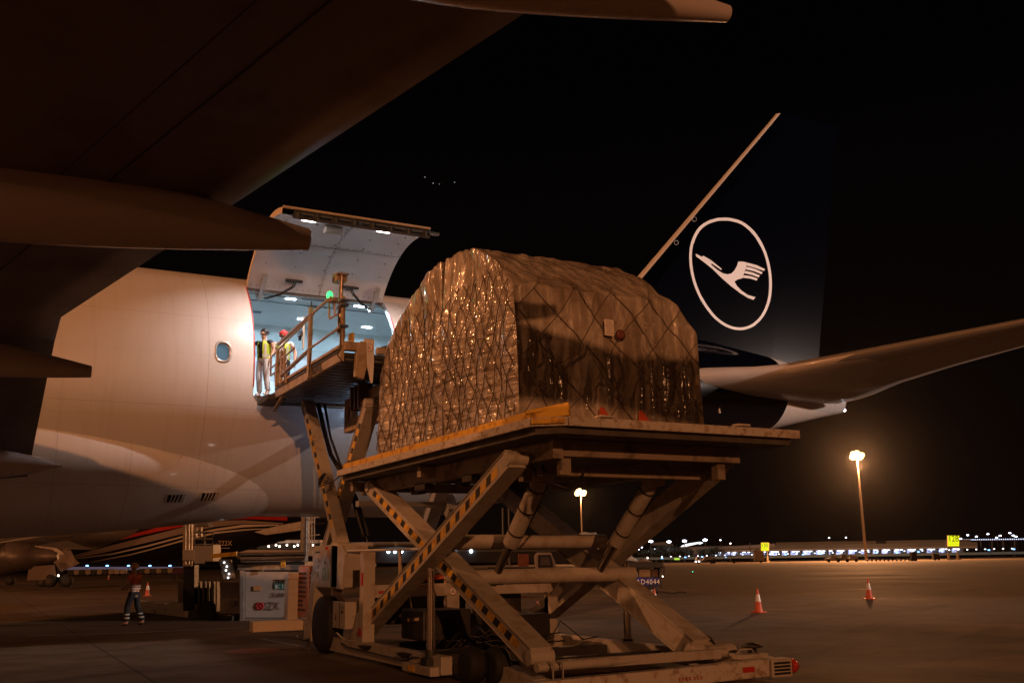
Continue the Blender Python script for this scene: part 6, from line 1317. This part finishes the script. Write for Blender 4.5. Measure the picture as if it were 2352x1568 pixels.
# trees: dark clumps left of the terminal
LEAF = mat('night_leaf', (0.02, 0.03, 0.014), .8, var=.4, vscale=1)
def tree(u, v, d, w, lab):
    base = gp(u, d); top = at(u, v, d=d).z; t = thing('tree', lab, 'tree', base, 'dark trees left of the terminal'); b = MB(); b.tube(base, base + Vector((0, 0, top * .6)), .35, .15, 8)
    for k in range(5): a = k * 1.3; b.tube(base + Vector((0, 0, top * .45)), base + Vector((cos(a) * w * .3, sin(a) * w * .3, top * .75)), .12, .05, 6)
    b.build('trunk', BLK, t); b = MB(); r_ = random.Random(int(u))
    cl = [(Vector((r_.gauss(0, w * .26), r_.gauss(0, w * .26), top * (.45 + .4 * r_.random()))), w * (.12 + .1 * r_.random())) for _ in range(16)]
    for c, r in cl:
        for _ in range(46):
            q = base + c + Vector((r_.gauss(0, r), r_.gauss(0, r), r_.gauss(0, r * .7))); q.z = min(q.z, top); s = .35 + .35 * r_.random(); n1 = Vector((r_.gauss(0, 1), r_.gauss(0, 1), r_.gauss(0, 1))).normalized(); n2 = n1.orthogonal().normalized(); b.add([q + n1 * s, q + n2 * s * .6, q - n1 * s, q - n2 * s * .6], [(0, 1, 2, 3)])
    b.build('crown', LEAF, t)
for i, (u, v, w) in enumerate(((1508, 1257, 9), (1524, 1250, 11), (1545, 1254, 10), (1558, 1258, 9), (1571, 1260, 8), (1618, 1260, 10), (1636, 1257, 11), (1484, 1262, 8))):
    tree(u, v, 575, w, ('dark tree under the leftmost white floodlight', 'tallest dark bushy tree between the first two floodlights', 'dark tree right of the tallest one', 'low dark tree left of the curved canopy', 'low dark tree under the curved canopy', 'dark bush before the pale annexe', 'larger dark bush before the annexe, left of the bays', 'small dark tree at the left end of the row')[i])
# stand number signs
def stand_sign(u0, u1, v0, v1, d, s, lab):
    um = (u0 + u1) / 2; base = gp(um, d); t = thing('stand_sign', lab, 'stand sign', base); b = MB(); rect(b, u0 - .8, u1 + 1.2, v0 - .8, v1 + .8, d + .05, .5); b.build('housing', OCHRE, t)
    b = MB(); rect(b, u0, u1, v0, v1, d, .04); f = b.build('lit_panel', emis('sign_yellow_glow', (0.93, 1.0, 0.015), .95), t)
    w_ = (u1 - u0) * d / FPX; text(s, w_ * .66, BLK, f, at(u0 + (u1 - u0) * .15, v0 + (v1 - v0) * .56, d=d - .08), flat(at(u1, v0, d=d) - at(u0, v0, d=d)), (0, 0, 1), ext=.01, fit=w_ * .68)
    b = MB()
    for k in range(6):
        rect(b, u0 + 3 + k * (u1 - u0 - 6) / 6, u0 + 3 + (k + .6) * (u1 - u0 - 6) / 6, v0 + (v1 - v0) * .64, v0 + (v1 - v0) * .70, d - .06, .01); rect(b, u0 + 3 + k * (u1 - u0 - 6) / 6, u0 + 3 + (k + .6) * (u1 - u0 - 6) / 6, v0 + (v1 - v0) * .78, v0 + (v1 - v0) * .83, d - .06, .01)
    b.build('small_print', mat('print_olive', (0.05, 0.05, 0.0), .6, emit=(.55, .6, .01), estr=.8), f)
    for u in (u0 + 2, u1 - 2):
        b = MB(); q = gp(u, d + .3); z_ = at(u, v1, d=d).z; b.tube(q, Vector((q.x, q.y, z_)), .12, n=8)
        for s_ in (-1, 1): b.tube(q + RH * (s_ * .55), Vector((q.x, q.y, z_ * .55)), .08, n=6)
        b.build('leg', OCHRE, t)
    b = MB(); q = gp(um, d + .3); b.box(q + Vector((0, 0, .15)), (w_ * 1.2, .8, .3), M0); b.build('footing', OCHRE, t)
stand_sign(2177.5, 2203, 1229.5, 1253.5, 372, '128', 'large lit yellow stand sign reading 128'); stand_sign(1748.5, 1765.5, 1246, 1264, 416, '130', 'smaller lit yellow stand sign reading 130')
b = band(1549, 1561, -3.0, 1.3, 400, .3); o = solo(b, 'guidance_sign', emis('sign_green_yellow', (.6, 1.0, .1), .8), 'tiny lit yellow green sign low on the ground left of the white truck', 'sign', gp(1555, 400))
b = MB(); b.ball(at(1591, 1312, z=.06), .05, 8); solo(b, 'ground_light', emis('green_ground_glow', (.05, .9, .5), 4), 'tiny green light set in the apron', 'ground light', gp(1591, 150))
# far vehicles
def vehicle(u, d, L_, parts, lab, cat, name, wheels, lights=()):
    base = gp(u, d); t = thing(name, lab, cat, base, None)
    for (nm, pts_, th, m_) in parts: b = MB(); b.prism([base + RH * x + Vector((0, 0, z)) - AH * th / 2 for x, z in pts_], AH * th); b.build(nm, m_, t, .05)
    for x, r in wheels: b = MB(); b.lathe(base + RH * x + Vector((0, 0, r)) - AH * 1.15, AH, [(0, r * .6), (0, r), (.35, r), (.35, r * .6)], 16); b.build('wheel', RUB, t)
    for x, z in lights: b = MB(); b.ball(base + RH * x + Vector((0, 0, z)) - AH * 1.2, .22, 8); b.build('headlight', emis('headlight_glow', (1, .85, .75), 7), t)
    return t
VW = mat('vehicle_white', (0.6, 0.5, 0.44), .4, var=.2)
vehicle(1622, 345, 6, [('cab', [(-3.6, .5), (-3.6, 1.3), (-2.9, 2.3), (-1.7, 2.3), (-1.7, .5)], 2, VW), ('flatbed', [(-1.7, .5), (-1.7, 1.0), (3.4, 1.0), (3.4, .5)], 2.1, STEEL), ('lift_gear', [(-1.4, 1.0), (-.6, 2.2), (1.0, 2.4), (3.2, 1.9), (3.2, 1.5), (.8, 1.3)], 1.4, GREY), ('window', [(-3.45, 1.4), (-2.9, 2.15), (-2.3, 2.15), (-2.3, 1.4)], 2.04, GLASS)], 'white service truck with headlights on, far out on the apron left of sign 130', 'truck', 'service_truck', [(-2.8, .45), (1.6, .45), (2.4, .45)], [(-3.7, .75), (-2.6, .75)])
vehicle(1478, 330, 5, [('body', [(-2.4, .5), (-2.4, 1.2), (-1.2, 1.3), (-.9, 2.0), (1.2, 2.0), (1.6, 1.3), (2.4, 1.2), (2.4, .5)], 2, VW)], 'small pale car behind the blue cargo dolly, far away', 'car', 'service_car', [(-1.5, .35), (1.5, .35)], [(1.2, 2.2)])
STR = vehicle(1705, 350, 10, [('base_frame', [(-5, .3), (-5, .7), (8, .7), (8, .3)], 2, STEEL), ('platform', [(-3.5, 2.4), (-3.5, 2.7), (3.0, 2.7), (3.0, 2.4)], 2, OCHRE), ('column', [(-4.0, .5), (-4.0, 6.6), (-3.7, 6.6), (-3.7, .5)], .3, GREY), ('column', [(2.7, .5), (2.7, 6.6), (3.0, 6.6), (3.0, .5)], .3, GREY), ('body', [(4.0, .5), (4.0, 3.6), (5.0, 4.6), (7.2, 3.6), (7.2, .5)], 2, OCHRE), ('cross_rail', [(-3.7, 1.5), (-3.7, 1.7), (2.7, 1.7), (2.7, 1.5)], .2, OCHRE)], 'ochre loading platform with two tall posts, just left of sign 130', 'loading platform', 'loading_platform', [(-3, .4), (6, .4)], [(-3.85, 6.5)])
for i, (u, lab) in enumerate(((1912, 'leftmost pale tow tractor of the three left of the tall mast foot'), (1934, 'middle pale tow tractor left of the tall mast foot'), (1954, 'pale tow tractor nearest the tall mast foot'))):
    vehicle(u, 330, 5, [('body', [(-2.2, .4), (-2.2, 1.2), (-.3, 1.3), (.2, 2.0 + .5 * (i == 1)), (1.4, 2.0), (2.0, 1.2), (2.3, .4)], 2, VW if i != 1 else GREY), ('seat_back', [(.2, 1.3), (.2, 2.2), (.5, 2.2), (.5, 1.3)], 1.2, STEEL)], lab, 'tractor', 'tow_tractor', [(-1.4, .45), (1.4, .45)])
for k in range(12):
    u = 1992 + k * 9.5; base = gp(u, 340); t = thing('baggage_dolly', 'low empty flat dolly in the dark row right of the tall mast foot', 'dolly', base, 'empty dollies right of the mast foot'); b = MB(); b.box(base + Vector((0, 0, .5)), (1.3, 1.2, .2), M0); b.build('deck', STEEL, t); b = MB(); b.lathe(base + Vector((0, 0, .25)) - AH * .6, AH, [(0, .25), (.2, .25)], 10); b.build('wheel', RUB, t)
b = MB(); q = gp(2099, 340); b.box(q + Vector((0, 0, 1.3)), (1.6, 1.5, 2.6), M0); b.box(q + Vector((0, 0, 2.65)), (1.8, 1.7, .12), M0); solo(b, 'equipment_cabinet', STEEL, 'dark upright box at the right end of the row of empty dollies', 'cabinet', q, bevel=.05)
vehicle(2150, 365, 3, [('body', [(-1, .2), (-1, 2.2), (1, 2.0), (1, .2)], 1.5, STEEL)], 'dark parked generator left of the foot of sign 128', 'generator', 'generator', [(-.6, .3), (.6, .3)])
# floodlight masts
def mast(ut, vt, ub, vb, d, r, lab, s):
    base = at(ub, vb, d=d); base.z = 0; top = at(ut, vt, d=d); tp = Vector((base.x, base.y, top.z)); t = thing('floodlight_mast', lab, 'floodlight mast', base, None)
    b = MB(); b.tube(base, tp, r, r * .45, 14); b.build('mast', mat('mast_steel', (0.16, 0.12, 0.09), .5), t)
    b = MB(); b.lathe(tp + Vector((0, 0, -.6)), (0, 0, 1), [(0, 2.2), (.15, 2.3), (.3, 2.2)], 20); b.build('head_frame', STEEL, t)
    for k in range(8):
        a = 2 * pi * k / 8; b = MB(); b.ball(tp + Vector((cos(a) * 1.7, sin(a) * 1.7, .7 * (k % 3 - 1))), 1.05, 8, (1, 1, .9)); b.build('floodlight', emis('mast_lamp_glow', (1.0, .58, .2), s * .35), t)
    return tp
t1 = mast(1966, 1045, 1990, 1287, 400, .55, 'tall floodlight mast with glowing orange head standing right on the apron', 30)
t2 = mast(1334, 1130, 1338, 1287, 460, .45, 'farther floodlight mast with small orange head seen under the loader platform', 30)
lamp('mast_light', t1 + Vector((0, 0, -2.2)), 1130000, (1.0, .42, .16), 1.5); lamp('mast_light', t2 + Vector((0, 0, -2.2)), 130000, (1.0, .42, .16), 1.5)
lamp('unseen_flood', cw(110, 150, 36), 38000, (1.0, .42, .17), 1.0); lamp('unseen_flood', cw(-120, 110, 34), 38000, (1.0, .42, .17), 1.0)  # two unseen lamps added to brighten the far apron and the other airliner
# airliner climbing far away
FA = thing('flying_airliner', 'dim airliner with tiny white lights high in the black sky', 'aircraft', at(1008, 418, d=900)); b = MB(); c = at(1008, 418, d=900)
b.tube(c - RH * 7 + Vector((0, 0, -.6)), c + RH * 8 + Vector((0, 0, .6)), 1.0, .5, 10); b.build('fuselage', STEEL, FA)
b = MB(); b.prism([c + RH * -1.2, c + AH * 8 + RH * 2.4 + Vector((0, 0, 3)), at(1044, 419, d=900), at(1012, 423, d=899), at(976, 407, d=896)], (0, 0, .4)); b.build('wing', STEEL, FA)
for u, v, r in ((976, 407, .36), (1044, 419, .36), (995, 421, .4), (1009, 423, .25)): b = MB(); b.ball(at(u, v, d=894), r, 8); b.build('wing_lamp', emis('sky_lamp_glow', (.75, .9, 1), .7), FA)

# ---------------------------------------------------------------- night air
hz_ = MB(); cc = cw(0, 300); hz_.box((cc.x, cc.y, 205), (1700, 1700, 412), Matrix.Rotation(AZ - pi / 2, 3, 'Z')); ho = hz_.build('haze', None); tag(ho, kind='stuff')
hm_ = bpy.data.materials.new('night_haze'); hm_.use_nodes = True; nt_ = hm_.node_tree; nt_.nodes.remove(nt_.nodes['Principled BSDF']); pv = nt_.nodes.new('ShaderNodeVolumePrincipled'); pv.inputs['Color'].default_value = (.85, .82, .8, 1); pv.inputs['Density'].default_value = 0.000007; pv.inputs['Anisotropy'].default_value = 0.95
nt_.links.new(pv.outputs[0], nt_.nodes['Material Output'].inputs['Volume']); ho.data.materials.clear(); ho.data.materials.append(hm_)
